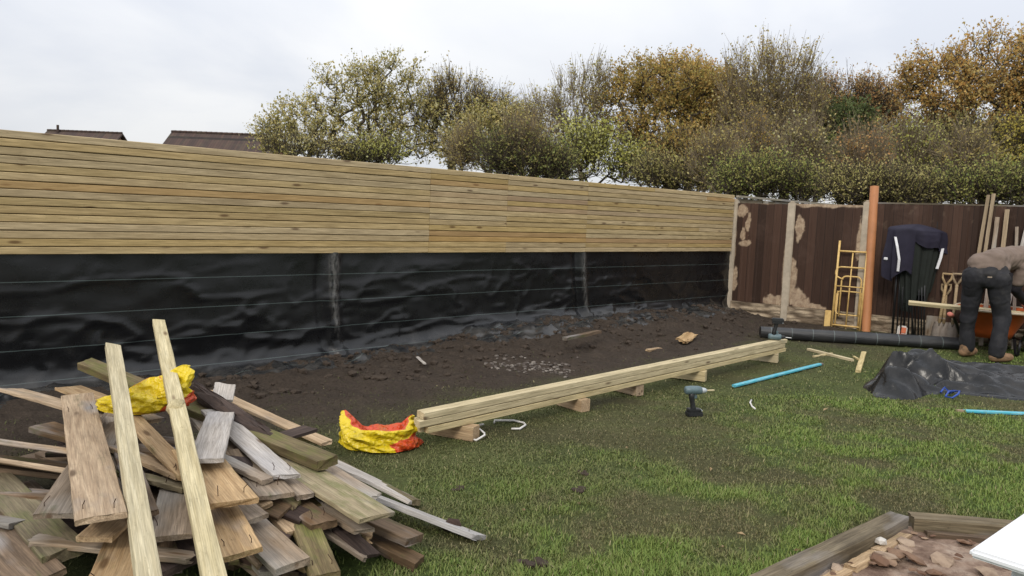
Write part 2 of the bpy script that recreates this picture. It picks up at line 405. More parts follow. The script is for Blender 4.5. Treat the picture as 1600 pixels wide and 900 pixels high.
def house(pa, pb, Y, label, chimney):
    a = YP(*pa, Y); c = YP(*pb, Y); rz = (a.z+c.z)/2; L = (c-a).length; mid = (a+c)/2
    root = empty('house', (mid.x, mid.y, 0), (0, 0, math.atan2(c.y-a.y, c.x-a.x)))
    tag(root, label, 'house', 'houses behind the new fence')
    e = rz-2.6; D = 3.9
    m = MB(); m.box((0, 0, e/2), (L-.5, 2*D-.7, e)); m.add([(-L/2+.25, -D+.35, e), (-L/2+.25, D-.35, e), (-L/2+.25, 0, rz-.25), (L/2-.25, -D+.35, e), (L/2-.25, D-.35, e), (L/2-.25, 0, rz-.25)], [(0, 2, 1), (3, 4, 5)])
    m.build('wall', M['brick'], root)
    m = MB()
    for sg in (-1, 1):
        q = [(-L/2, sg*D, e-.1), (L/2, sg*D, e-.1), (L/2, 0, rz), (-L/2, 0, rz)]
        m.add(q+[(x, y, z-.12) for x, y, z in q], [(0, 1, 2, 3), (7, 6, 5, 4), (0, 4, 5, 1), (1, 5, 6, 2), (3, 2, 6, 7), (0, 3, 7, 4)])
    rf = m.build('roof', M['roof'], root)
    m = MB()
    for i in range(int(L/.33)): m.tube([(-L/2+i*.33, 0, rz+.02), (-L/2+i*.33+.31, 0, rz+.035)], .085, 8)
    m.build('ridge_tiles', M['roof'], rf)
    if chimney: m = MB(); m.tube([(-L/2+.9, -.2, rz-.3), (-L/2+.9, -.2, rz+.42)], .09, 8); m.build('vent_pipe', M['roof'], rf)
    for k in (-1, 1):
        f = MB(); f.box((k*L*.24, -D+.33, e-1.0), (1.3, .1, 1.15)); fo = f.build('window', M['upvc'], root)
        f = MB(); f.box((k*L*.24, -D+.27, e-1.0), (1.15, .03, 1.0)); f.build('pane', M['glass'], fo)
house((74, 204), (192, 208.5), 58, 'far house roof with a small vent pipe, left of the other roof', True)
house((268, 206), (440, 213), 50, 'dark tiled house roof partly behind the leftmost tree', False)
# ------------------------------------------------------------------ trees
LEAFK = 2.45
def leaf_mat(name, cols, transl=.42):
    b = NB(name); r = b.n('ShaderNodeNewGeometry').outputs['Random Per Island']
    cols = [tuple(min(.6, q*LEAFK) for q in c) for c in cols]; n = len(cols); c = b.ramp(r, [(i/(n-1) if n > 1 else 0, c) for i, c in enumerate(cols)])
    big = b.noise(b.coord('Object'), .55, 2, .5)
    c = b.mix(1, c, b.ramp(big, [(.3, .75), (.7, 1.15)]), 'MULTIPLY')
    b.col(c); b.fin(.6, .25)
    t = b.n('ShaderNodeBsdfTranslucent'); b.l(c, t.inputs[0])
    ms = b.n('ShaderNodeMixShader'); ms.inputs[0].default_value = transl
    b.l(b.b.outputs[0], ms.inputs[1]); b.l(t.outputs[0], ms.inputs[2]); b.l(ms.outputs[0], b.out.inputs[0])
    return b.m
LM = {
 'olive': leaf_mat('olive_tan_leaves', [(.10, .10, .03), (.17, .145, .045), (.26, .20, .085), (.34, .27, .15)]),
 'brownish': leaf_mat('brown_olive_leaves', [(.12, .09, .035), (.19, .14, .05), (.18, .16, .05), (.28, .21, .10)]),
 'yellowgreen': leaf_mat('yellow_green_leaves', [(.12, .13, .03), (.20, .19, .045), (.30, .26, .07), (.33, .30, .13)]),
 'orange': leaf_mat('orange_autumn_leaves', [(.17, .095, .028), (.23, .135, .04), (.19, .145, .05), (.28, .19, .08)]),
 'mixed': leaf_mat('olive_orange_leaves', [(.13, .12, .035), (.19, .14, .042), (.22, .135, .04), (.17, .15, .055)]),
 'russet': leaf_mat('russet_leaves', [(.15, .085, .035), (.22, .12, .045), (.19, .14, .06), (.13, .10, .045)]),
 'green': leaf_mat('dull_green_leaves', [(.065, .08, .025), (.105, .115, .035), (.15, .14, .05), (.13, .11, .04)]),
 'dark': leaf_mat('dark_evergreen_leaves', [(.035, .05, .018), (.055, .07, .026), (.08, .09, .035)]),
 'bright': leaf_mat('bright_green_leaves', [(.085, .105, .03), (.125, .14, .036), (.18, .165, .055), (.12, .105, .04)]),
 'hedge': leaf_mat('yellow_hedge_leaves', [(.11, .105, .035), (.16, .15, .05), (.22, .19, .08), (.13, .10, .045)]),
 'gold': leaf_mat('golden_leaves', [(.22, .17, .035), (.28, .21, .045), (.17, .15, .04)]),
}
M['bark_tree'] = plain('tree_bark', (.085, .07, .052), .9, .2, var=.5, scale=3)
M['bark_pale'] = plain('pale_twig_bark', (.23, .185, .125), .9, .2, var=.4, scale=3)
def tubes_np(segs, sides):
    # segs: array of (p0, p1, r0, r1)
    p0 = np.array([q[0] for q in segs]); p1 = np.array([q[1] for q in segs]); r0 = np.array([q[2] for q in segs]); r1 = np.array([q[3] for q in segs])
    t = p1-p0; t /= np.maximum(1e-6, np.linalg.norm(t, axis=1))[:, None]
    a = np.where(np.abs(t[:, 2:3]) < .9, np.array([[0, 0, 1.]]), np.array([[1., 0, 0]]))
    u = np.cross(t, a); u /= np.linalg.norm(u, axis=1)[:, None]; v = np.cross(t, u)
    an = 2*np.pi*np.arange(sides)/sides; ca = np.cos(an)[None, :, None]; sa = np.sin(an)[None, :, None]
    ring = u[:, None]*ca+v[:, None]*sa
    A = p0[:, None]+ring*r0[:, None, None]; B = p1[:, None]+ring*r1[:, None, None]
    V = np.concatenate([A, B], 1).reshape(-1, 3); n = len(segs)
    j = np.arange(sides); f = np.stack([j, (j+1) % sides, sides+(j+1) % sides, sides+j], 1)
    F = (np.arange(n)[:, None, None]*2*sides+f[None]).reshape(-1, 4)
    return V, F
def plant(*a, **k):
    if a[2] == 'shrub':
        k['dens'] = .5 if a[4] < 700 else .7; k['twl'] = 0; k['up'] = 1.15; k['shell'] = .0; k['bare'] = .22
        a = list(a); a[5] = [(px, py+4, rx, ry*.85) for px, py, rx, ry in a[5]]; a[8] = a[8]+2; a[9] = a[9]*1.9
        k.pop('twl')
    return plant_(*a, **k)
def plant_(name, label, cat, Y, base, lobes, leaf, nt_=220, twigs=4, twl=.6, lpt=6, lsize=.11, seed=1, trunk_r=.16, fork=None, bark='bark_tree',
          up=.5, group=None, stems=1, depth=.75, shell=.45, bare=0.0, crown='crown', dens=1.35):
    rg = np.random.default_rng(seed); rr = random.Random(seed)
    bx = YP(base, 400, Y).x; B0 = np.array([bx, Y, 0.0])
    L = []
    for (px, py, rx, ry) in lobes:
        py = py+(16 if py < 190 else 8 if py < 215 else 0); ry = ry*(.93 if py < 206 else 1)
        c = YP(px, py, Y); k = Y/FPX; L.append((np.array([c.x, Y, c.z]), np.array([rx*k, rx*k*depth, ry*k])))
    vol = np.array([np.prod(q[1])**(2/3) for q in L]); vol /= vol.sum(); T = []
    for q, v in zip(L, vol):
        n = max(4, int(round(nt_*v))); d = rg.normal(size=(n, 3)); d /= np.linalg.norm(d, axis=1)[:, None]
        r_ = (shell+(1-shell)*rg.random((n, 1)))**.8; T.append((q[0]+d*r_*q[1]))
    T = np.concatenate(T); T[:, 2] = np.maximum(T[:, 2], .25)
    nodes = []; par = []
    cz = min(q[0][2] for q in L); f0 = YP(fork[0], fork[1], Y) if fork else None
    F0 = np.array([f0.x, Y, f0.z]) if fork else B0*[1, 1, 0]+np.array([0, 0, max(.3, cz*.45)])
    st0 = 0
    for k in range(stems):
        b_ = B0+np.array([rg.uniform(-.5, .5), rg.uniform(-.4, .4), 0])*(stems > 1)*.7
        e_ = F0+np.array([rg.uniform(-1, 1), rg.uniform(-.8, .8), rg.uniform(-.2, .4)])*(stems > 1)*.5
        m = 6
        for i in range(m+1):
            t = i/m; nodes.append(b_*(1-t)+e_*t+rg.normal(size=3)*[.05, .05, 0]*(0 < i)); par.append(-1 if i == 0 else len(nodes)-2)
    order = np.argsort(np.linalg.norm(T-F0, axis=1)); P = np.array(nodes)
    is_t = [False]*len(nodes)
    for ti in order:
        t = T[ti]; dv = t-P; ds = np.linalg.norm(dv, axis=1)
        cost = ds - .25*dv[:, 2]*(dv[:, 2] > 0) + .6*np.maximum(0, -dv[:, 2]); j = int(np.argmin(cost)); d_ = ds[j]
        n = max(1, int(d_/.55)); p0 = P[j]; last = j; new = []
        for i in range(1, n+1):
            q = i/n; p = p0*(1-q)+t*q
            p = p+np.array([0, 0, -.12*d_*math.sin(math.pi*q)*.6])+ (rg.normal(size=3)*.07*d_/n if i < n else 0)
            par.append(last); new.append(p); is_t.append(i == n); last = len(P)+len(new)-1
        P = np.vstack([P]+[q[None] for q in new])
    N = len(P); cnt = np.zeros(N); ch = np.zeros(N, int)
    for i in range(N-1, -1, -1):
        cnt[i] += 1
        if par[i] >= 0: cnt[par[i]] += cnt[i]; ch[par[i]] += 1
    rad = trunk_r*np.sqrt(cnt/cnt.max())**1.05; rad = np.maximum(rad, .011)
    segs = [(P[par[i]], P[i], min(rad[par[i]], rad[i]*1.6), rad[i]) for i in range(N) if par[i] >= 0]
    C = np.mean([q[0] for q in L], 0); tws = []; LP = []; LD = []
    lpt = int(round(lpt*dens*1.25+.3)); lsize *= .74
    for i in range(N):
        if not is_t[i] and not (ch[i] <= 1 and cnt[i] < 12): continue
        k = twigs if is_t[i] else max(1, twigs//2)
        for _ in range(k):
            od = P[i]-C; od /= max(1e-6, np.linalg.norm(od))
            d = od*.55+np.array([0, 0, up])+rg.normal(size=3)*.6; d /= np.linalg.norm(d)
            l = twl*rg.uniform(.5, 1.3); p1 = P[i]+d*l*.5+rg.normal(size=3)*.04; p2 = P[i]+d*l+rg.normal(size=3)*.08+[0, 0, up*.08]
            tws.append((P[i], p1, .011, .008)); tws.append((p1, p2, .008, .004))
            if rg.random() < bare: continue
            for _k in range(lpt):
                t = rg.uniform(.15, 1.05); LP.append((P[i]*(1-t)+p2*t)+rg.normal(size=3)*lsize*.8); LD.append(d)
    root = empty(name, (bx, Y, 0)); tag(root, label, cat, group)
    o3 = np.array([bx, Y, 0])
    V, F = tubes_np(segs, 6); V2, F2 = tubes_np(tws, 3)
    me = fast_mesh('trunk', np.concatenate([V, V2])-o3, np.concatenate([F, F2+len(V)]), True); link_mesh('trunk', me, M[bark], root)
    if LP:
        LP = np.array(LP); LD = np.array(LD); n = len(LP)
        a = rg.normal(size=(n, 3))+LD*.6; a /= np.linalg.norm(a, axis=1)[:, None]
        q = rg.normal(size=(n, 3)); q -= a*(q*a).sum(1)[:, None]; q /= np.linalg.norm(q, axis=1)[:, None]
        sz = lsize*rg.uniform(.55, 1.35, (n, 1)); nn = np.cross(a, q)
        V = np.stack([LP-a*sz*.5, LP+q*sz*.34+nn*sz*.08, LP+a*sz*.5, LP-q*sz*.34+nn*sz*.08], 1).reshape(-1, 3)
        F = np.arange(n*4).reshape(-1, 4)
        me = fast_mesh(crown, V-o3, F, False); link_mesh(crown, me, LM[leaf], root)
    return root
TG = 'trees behind the fences'; BG = 'shrubs and hedge growth behind the fences'
plant('oak_tree', 'leftmost tree, sparse olive and tan leaves, sky showing between its limbs', 'tree', 38, 560,
      [(470, 185, 62, 50), (545, 130, 60, 48), (610, 120, 52, 42), (640, 190, 55, 55), (560, 205, 80, 45), (440, 215, 40, 30)], 'olive', 420, 4, .75, 6, .17, 3, .26, fork=(540, 250), group=TG, stems=2)
plant('bare_topped_tree', 'second tree from the left with a dense brown twiggy top over olive leaves', 'tree', 40, 715,
      [(715, 150, 62, 45), (690, 190, 45, 45), (760, 175, 50, 42)], 'brownish', 340, 7, .95, 2, .15, 5, .24, fork=(705, 245), up=1.3, group=TG, bare=.35)
plant('young_tree', 'low bushy olive tree leaning against the twiggy topped tree', 'tree', 37, 770,
      [(750, 215, 50, 40), (800, 205, 45, 48), (715, 240, 25, 20)], 'olive', 260, 4, .7, 6, .16, 6, .14, group=TG)
plant('thin_tree', 'thin upright near bare saplings with pale stems left of the orange oak', 'tree', 36, 900,
      [(905, 165, 48, 62), (850, 195, 40, 48), (930, 130, 25, 40)], 'olive', 240, 6, .9, 2, .14, 7, .12, up=1.6, group=TG, bare=.45, bark='bark_pale', stems=4)
plant('yellow_shrub', 'yellow green leafy shrub above the fence below the thin saplings', 'shrub', 33, 920,
      [(925, 245, 62, 42), (865, 262, 40, 25), (985, 262, 45, 30)], 'yellowgreen', 240, 4, .6, 8, .16, 8, .08, group=BG, stems=4)
plant('large_oak_tree', 'large rounded oak with orange and olive crown and forked dark trunk', 'tree', 36, 1050,
      [(1040, 120, 85, 45), (980, 165, 60, 55), (1110, 150, 75, 50), (1060, 200, 75, 45), (1130, 200, 55, 45)], 'mixed', 520, 5, .7, 7, .15, 9, .34, fork=(1045, 262), group=TG, stems=1)
plant('copper_tree', 'copper topped tree overlapping the right side of the rounded oak', 'tree', 38.5, 1075,
      [(1075, 118, 70, 36), (1130, 150, 60, 40)], 'orange', 240, 5, .7, 7, .15, 19, .2, fork=(1075, 210), group=TG)
plant('gold_shrub', 'golden brown shrub under the oak crown', 'shrub', 33, 1065,
      [(1060, 250, 62, 38), (1130, 265, 55, 30)], 'mixed', 230, 4, .6, 9, .15, 10, .1, group=BG, stems=4)
plant('bare_ash_tree', 'tall pale stemmed tree with bare upright twigs above olive leaves', 'tree', 34, 1200,
      [(1200, 115, 75, 50), (1175, 175, 60, 65), (1240, 170, 60, 65), (1210, 225, 75, 50)], 'brownish', 460, 7, 1.0, 2, .14, 11, .2, up=1.5, group=TG, bare=.3, bark='bark_pale', stems=4)
plant('olive_tree_shrub', 'tall olive leaved growth around the pale bare stems', 'shrub', 35, 1195,
      [(1190, 200, 70, 65), (1260, 225, 55, 55), (1150, 240, 45, 45)], 'olive', 300, 4, .6, 7, .15, 12, .12, group=BG, stems=3)
plant('russet_tree', 'grey brown twiggy tree with russet flat top between the ash and the orange tree', 'tree', 36, 1340,
      [(1320, 150, 70, 40), (1375, 150, 45, 35), (1290, 170, 45, 45), (1350, 190, 60, 40)], 'russet', 420, 7, .85, 3, .14, 13, .26, up=1.0, group=TG, bare=.25, fork=(1360, 235))
plant('evergreen_tree', 'dark green ivy covered evergreen clump under the russet tree', 'tree', 34, 1320,
      [(1325, 190, 40, 38), (1320, 235, 55, 42), (1285, 255, 40, 35)], 'dark', 280, 4, .5, 9, .15, 14, .15, group=TG)
plant('olive_shrub', 'dull olive shrub in the gap below the russet and orange trees', 'shrub', 33, 1410,
      [(1400, 245, 55, 42), (1370, 275, 50, 28), (1450, 260, 45, 30)], 'brownish', 300, 5, .6, 7, .15, 15, .1, group=BG, stems=4)
plant('orange_beech_tree', 'big orange brown tree at the right edge leaning over the fence', 'tree', 31, 1545,
      [(1480, 130, 65, 60), (1560, 95, 75, 55), (1620, 110, 70, 70), (1530, 175, 80, 50), (1445, 110, 35, 35), (1610, 190, 60, 45)], 'orange', 520, 5, .75, 6, .15, 16, .32, fork=(1540, 235), group=TG)
plant('brown_shrub', 'sparse brownish shrub under the big orange tree', 'shrub', 30, 1500,
      [(1500, 235, 55, 38), (1560, 245, 50, 36)], 'hedge', 260, 5, .6, 6, .14, 17, .1, group=BG, stems=4)
plant('holly_bush', 'dark green holly bush above the brown board fence', 'shrub', 27, 1460,
      [(1455, 285, 38, 30), (1420, 280, 25, 22)], 'dark', 200, 4, .4, 10, .12, 18, .07, group=BG, stems=3)
plant('golden_bush', 'bright golden leaved bush at the far right edge', 'shrub', 28, 1600,
      [(1600, 225, 35, 32), (1570, 265, 35, 30)], 'gold', 200, 4, .5, 8, .12, 20, .08, group=BG, stems=3)
plant('bramble_patch', 'green bramble mound behind the corner of the fences', 'shrub', 22, 1205,
      [(1195, 290, 48, 26), (1150, 296, 32, 20), (1250, 300, 35, 22)], 'bright', 260, 4, .4, 10, .09, 21, .04, group=BG, stems=4)
plant('hedge_bush', 'yellowish small leaved hedge behind the orange pipe', 'shrub', 20, 1400,
      [(1390, 306, 45, 24), (1330, 302, 45, 24), (1440, 312, 30, 18)], 'hedge', 300, 4, .35, 10, .08, 22, .04, group=BG, stems=5)
plant('laurel_bush', 'fresh green bush peeping over the board fence by the leaning battens', 'shrub', 20, 1565,
      [(1560, 300, 50, 26), (1500, 306, 35, 20), (1610, 295, 40, 28)], 'bright', 280, 4, .35, 10, .085, 23, .04, group=BG, stems=5)
plant('thicket_bush', 'olive thicket low behind the slat fence near the post', 'shrub', 27, 1100,
      [(1095, 285, 50, 20), (1030, 280, 45, 20), (1150, 275, 40, 28)], 'hedge', 240, 4, .45, 9, .11, 24, .05, group=BG, stems=5)
plant('scrub_bush', 'grey green scrub low behind the slat fence below the olive tree', 'shrub', 30, 800,
      [(800, 258, 50, 30), (855, 270, 40, 22)], 'green', 240, 6, .6, 5, .13, 25, .06, group=BG, stems=5, bare=.2)
plant('low_bush', 'low olive bush under the leftmost tree by the tiled roof', 'shrub', 34, 470,
      [(470, 236, 40, 16), (530, 242, 45, 18), (430, 230, 22, 14)], 'olive', 95, 4, .5, 7, .13, 26, .06, group=BG, stems=4)
plant('trunk_side_bush', 'small green bush beside the twiggy tree trunk above the slat fence', 'shrub', 34, 610,
      [(590, 245, 40, 16)], 'yellowgreen', 80, 4, .5, 7, .13, 27, .06, group=BG, stems=4)
plant('undergrowth_bush', 'dark tangled undergrowth behind the hedge between the fence posts and the holly', 'shrub', 31, 1270,
      [(1250, 265, 60, 38), (1340, 275, 60, 32)], 'green', 300, 6, .6, 6, .13, 28, .07, group=BG, stems=6, bare=.2)
for i, (px, Y, lb, leaf, lab) in enumerate((
    (1120, 26, [(1120, 262, 40, 45)], 'brownish', 'thin brown twiggy scrub behind the fence between the golden shrub and the brambles'),
    (1255, 25, [(1255, 250, 36, 55)], 'olive', 'pale stemmed olive scrub rising behind the bramble mound'),
    (1355, 24, [(1350, 262, 40, 48)], 'russet', 'russet twiggy scrub behind the fence just left of the orange pipe'),
    (1420, 25, [(1425, 255, 35, 50)], 'yellowgreen', 'yellowish scrub behind the fence just right of the orange pipe'),
    (1510, 24, [(1510, 262, 36, 48)], 'brownish', 'brown scrub above the board fence left of the leaning battens'),
    (820, 30, [(820, 232, 40, 45)], 'brownish', 'brown twiggy scrub above the slat fence between the olive trees'),
    (728, 31, [(728, 240, 26, 30)], 'brownish', 'brown twiggy scrub around the foot of the twiggy topped tree'),
    (1185, 28, [(1185, 240, 30, 60)], 'mixed', 'orange flecked scrub in front of the bare ash tree'))):
    plant_('scrub_shrub', lab, 'shrub', Y, px, lb, leaf, 110, 6, .8, 3, .11, 60+i, .05, group=BG, stems=6, up=1.3, bare=.35, bark='bark_pale', shell=.1, dens=1.0)
# ------------------------------------------------------------------ slatted fence
def slat_fence():
    root = empty('slat_fence', FP(6)); tag(root, 'new pale timber fence of close horizontal slats above the black membrane', 'fence')
    mw0 = Matrix(((DF.x, NF.x, 0, A0.x), (DF.y, NF.y, 0, A0.y), (0, 0, 1, 0), (0, 0, 0, 1)))
    z0, z1, nr = 1.095, 2.045, 15; pitch = (z1-z0)/nr
    bays = [(.1, 3.82), (3.82, 6.48), (6.48, 12.6)]
    cuts = {0: [1.2, 2.4], 1: [5.30], 2: []}
    for bi, (s0, s1) in enumerate(bays):
        m = MB(); rb = random.Random(bi+5)
        for r in range(nr):
            zc = z0+(r+.5)*pitch; c = [s0]
            for q in cuts[bi]:
                if bi == 1 and rb.random() < .8: c.append(q)
                elif bi == 0 and rb.random() < .35: c.append(q+rb.uniform(-.5, .5))
            if bi == 2 and False: pass
            c.append(s1+(0 if bi != 0 else (rb.uniform(-1, 1) if rb.random() < .5 else 0)*0)); c.sort()
            for a, e in zip(c[:-1], c[1:]):
                t = rb.random()*.12; rt = nr-1-r
                if rt == 6 : t = (.4, .4, .55)[bi]
                if bi < 2 and rb.random() < .12: t = rb.uniform(.4, .8)
                
                a2, e2 = a+.0015, e-.0015; hh = pitch*.905/2; n = max(2, int((e2-a2)/.45)); o = rb.uniform(-.003, .003)
                V = []; 
                for i in range(n+1):
                    s = a2+(e2-a2)*i/n; dz = rb.uniform(-.0016, .0016); f = .044+o+rb.uniform(-.0015, .0015)
                    for (oo, zz) in ((f-.004, zc-hh+dz), (f, zc-hh+.004+dz), (f, zc+hh-.004+dz), (f-.004, zc+hh+dz), (.018, zc+hh+dz), (.018, zc-hh+dz)): V.append((s, oo, zz))
                F = []
                for i in range(n):
                    for j in range(6): F.append((i*6+j, i*6+(j+1) % 6, (i+1)*6+(j+1) % 6, (i+1)*6+j))
                F += [tuple(range(5, -1, -1)), tuple(n*6+j for j in range(6))]
                m.add(V, F, 0, t)
        for r in range(nr+1):       # second layer closing the gaps from behind
            zc = z0+r*pitch; zc = min(max(zc, z0+.02), z1-.022); m.box(((s0+s1)/2, .004, zc), (s1-s0-.006, .016, .042), t=.3)
        m.build('slat_panel', M['slat'], root, mw=mw0)
        for s in np.arange(s0+.2, s1, 1.9):
            m = MB(); m.box((float(s), -.105, 1.0), (.09, .09, 2.02)); m.build('support_post', M['fresh'], root, mw=mw0)
slat_fence()
# neighbouring fence that runs on beyond the corner
def beyond_fence():
    root = empty('boundary_fence', FP(-3)); tag(root, 'grey weathered fence top running on behind the brown panels', 'fence')
    mw0 = Matrix(((DF.x, NF.x, 0, A0.x), (DF.y, NF.y, 0, A0.y), (0, 0, 1, 0), (0, 0, 0, 1)))
    m = MB(); m.box((-3.2, -.02, 2.03), (6.2, .06, .035)); m.build('capping_rail', M['greyrail'], root, mw=mw0)
    m = MB(); m.box((-3.2, -.03, 1.0), (6.2, .02, 1.99)); m.build('board_panel', M['sleeper'], root, mw=mw0)
    for s in (-1.0, -2.8, -4.6): m = MB(); m.box((s, .015, 1.0), (.09, .05, 1.98)); m.build('post', M['greyrail'], root, mw=mw0)
beyond_fence()
# ------------------------------------------------------------------ membrane
def membrane():
    sN = np.arange(.06, 12.6, .028); vN = np.arange(0, 1.86, .026); S, V_ = np.meshgrid(sN, vN, indexing='ij'); s = S.ravel(); v = V_.ravel()
    zs = soil_h(s); z0 = zs+.17; t = v-(1.105-z0); r = .19
    a = np.clip(t/r, 0, 1.22); o = np.where(t > 0, r*(1-np.cos(a)), 0); z = np.where(t > 0, z0-r*np.sin(a), 1.105-v)
    ex = np.maximum(0, t-r*1.22); o = o+ex*math.sin(1.22); z = z-ex*math.cos(1.22)
    lo = ss(.0, 1.0, v)
    n = .05*(fbm(s*.7, v*1.6, 91)-.5)
    rid = 1-np.abs(2*fbm(s*.9+v*1.1, v*4.2-s*.35, 93, 3)-1)*2.2; rid = np.clip(rid, 0, 1)**3
    rid2 = 1-np.abs(2*fbm(s*2.3-v*1.2, v*3.0+s*.5, 97, 3)-1)*2.4; rid2 = np.clip(rid2, 0, 1)**3
    n = n+0.021*rid**1.8*(.35+lo)*ss(.03, .2, v) + .019*rid2**1.6*(.25+.75*lo)*ss(.02, .2, v) + .03*(fbm(s*3, v*3, 99, 3)-.5)*lo
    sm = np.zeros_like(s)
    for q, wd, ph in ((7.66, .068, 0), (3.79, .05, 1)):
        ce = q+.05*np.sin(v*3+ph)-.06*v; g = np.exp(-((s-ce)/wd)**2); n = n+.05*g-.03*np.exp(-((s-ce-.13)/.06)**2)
        sm = np.maximum(sm, np.exp(-((s-ce+.02)/(wd*(1.05-.75*np.clip(v/.85, 0, 1)*(1 if ph == 0 else .45))))**4)*ss(.95, .7, v))  # paler band along each seam, narrowing and ending downwards
    dust = ss(.05, .35, t+.25*(fbm(s*3, v*3, 101)-.5))
    o = o+.006+n*.9; z = z+ np.where(t > 0, .3*n, 0)
    X = A0.x+DF.x*s+NF.x*o; Yy = A0.y+DF.y*s+NF.y*o
    gzz = ground_z(X, Yy); z = np.where(t > .1, np.maximum(z, gzz-.03+.07*fbm(s*4, v*5, 103)*ss(1.85, 1.3, v)), z)
    b = NB('black_membrane'); uv = b.n('ShaderNodeUVMap').outputs[0]; sp = b.n('ShaderNodeSeparateXYZ'); b.l(uv, sp.inputs[0])
    ln = b.math('ABSOLUTE', b.math('SUBTRACT', b.math('FRACT', b.math('DIVIDE', b.math('ADD', sp.outputs[1], .18), .27)), .5))
    lm = b.ramp(ln, [(.008, .55), (.017, 0.)])
    nn = b.noise(uv, 3, 5, .65); fine = b.noise(uv, 40, 4, .6)
    c = b.mix(lm, b.mix(nn, (.004, .0045, .0055), (.009, .0095, .0105)), (.10, .13, .125))
    pale_f = b.math('MULTIPLY', b.attr('seam_pale'), b.ramp(b.noise(b.mp(uv, (14, 4, 1)), 2, 5, .7), [(.38, .0), (.58, 1.)]))
    c = b.mix(b.math('MULTIPLY', pale_f, .8), c, (.15, .145, .135))
    du = b.math('MULTIPLY', b.attr('dust'), b.ramp(b.noise(uv, 5, 5, .7), [(.38, 0.), (.66, .8)]))
    c = b.mix(du, c, (.07, .066, .06)); b.col(c)
    w_ = b.n('ShaderNodeTexWave'); w_.inputs['Scale'].default_value = 90; b.l(uv, w_.inputs[0])
    b.bump(b.math('ADD', fine, b.math('MULTIPLY', b.noise(uv, 7, 5, .6), 2.5)), .10, .005)
    m = b.fin(b.mr(nn, .3, .7, .20, .36), .42)
    me = fast_mesh('weed_membrane', np.stack([X, Yy, z], 1)-np.array(FP(6)), grid_faces(len(sN), len(vN)), True, None, {'seam_pale': sm, 'dust': dust}, np.stack([s, v], 1))
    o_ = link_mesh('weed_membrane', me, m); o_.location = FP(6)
    tag(o_, 'black weed membrane hung under the slat fence, wrinkled with pale stitched lines', 'membrane')
membrane()
# ------------------------------------------------------------------ back fence: posts, gravel boards, painted panels
M['concrete'] = plain('concrete_post', (.47, .40, .31), .9, .2, var=.3, scale=9, bump=.4, bscale=90, dirt=(.33, .29, .23))
def rot_from(x, z=Vector((0, 0, 1))):
    x = Vector(x).normalized(); y = z.cross(x).normalized(); z = x.cross(y); return Matrix((x, y, z)).transposed()
RB = rot_from(DB)
for s, h, lab in ((0, 1.96, 'concrete post at the corner where slat fence meets brown panels'), (.955, 1.94, 'concrete post between the two small brown panels'), (2.09, 1.98, 'concrete post behind the orange pipe and yellow frame')):
    m = MB(); m.box((0, 0, h/2-.05), (.12, .11, h+.1), RB, ch=.012); m.box((0, 0, h+.008), (.075, .08, .03), RB, ch=.012)
    o = m.build('concrete_post', M['concrete']); o.location = BP(s); tag(o, lab, 'post', 'concrete fence posts')
def gravel_mat():
    b = NB('rock_face_gravel_board'); o = b.coord('UV')
    v = b.vor(b.mp(o, (3.2, 11, 1)), 1.4); n = b.noise(o, 14, 6, .7)
    c = b.mix(n, (.30, .23, .15), (.55, .45, .33)); c = b.mix(b.ramp(v, [(.35, 0.), (.75, .85)]), c, (.11, .08, .055))
    c = b.mix(b.ramp(b.noise(o, 4, 5, .6), [(.5, 0.), (.72, .7)]), c, (.17, .12, .08))
    b.col(c); b.bump(b.math('SUBTRACT', n, v), 1.0, .03); return b.fin(.95, .15)
M['gravel'] = gravel_mat()
def painted_mat():
    b = NB('brown_stained_boards'); o = b.coord('UV'); sp = b.n('ShaderNodeSeparateXYZ'); b.l(o, sp.inputs[0])
    rib = b.math('FRACT', b.math('DIVIDE', sp.outputs[0], .13)); 
    bid = b.math('FLOOR', b.math('DIVIDE', sp.outputs[0], .13)); rn = b.n('ShaderNodeTexWhiteNoise', noise_dimensions='1D'); b.l(bid, rn.inputs['W'])
    g = b.noise(b.mp(o, (45, 2, 1)), 1.2, 5, .65)
    c = b.mix(g, (.028, .0145, .010), (.072, .039, .026))
    c = b.mix(1, c, b.ramp(rn.outputs[0], [(0., .65), (1., 1.4)]), 'MULTIPLY')
    c = b.mix(b.ramp(rib, [(.0, .95), (.09, 0.)]), c, (.008, .005, .004))
    c = b.mix(b.ramp(b.noise(o, 2.2, 5, .7, .6), [(.55, 0.), (.75, .45)]), c, (.10, .062, .048))
    bare = b.mix(b.noise(b.mp(o, (30, 3, 1)), 1.5, 5, .6), (.28, .20, .125), (.52, .41, .30))
    bm_ = b.attr('bare'); bare = b.mix(b.ramp(b.noise(o, 13, 5, .7, .5), [(.42, 0.), (.62, .75)]), bare, (.20, .13, .085)); c = b.mix(bm_, c, bare)
    b.col(c); b.bump(b.math('ADD', g, b.math('MULTIPLY', rib, 1.4)), .35, .012); return b.fin(.7, .25)
M['painted'] = painted_mat()
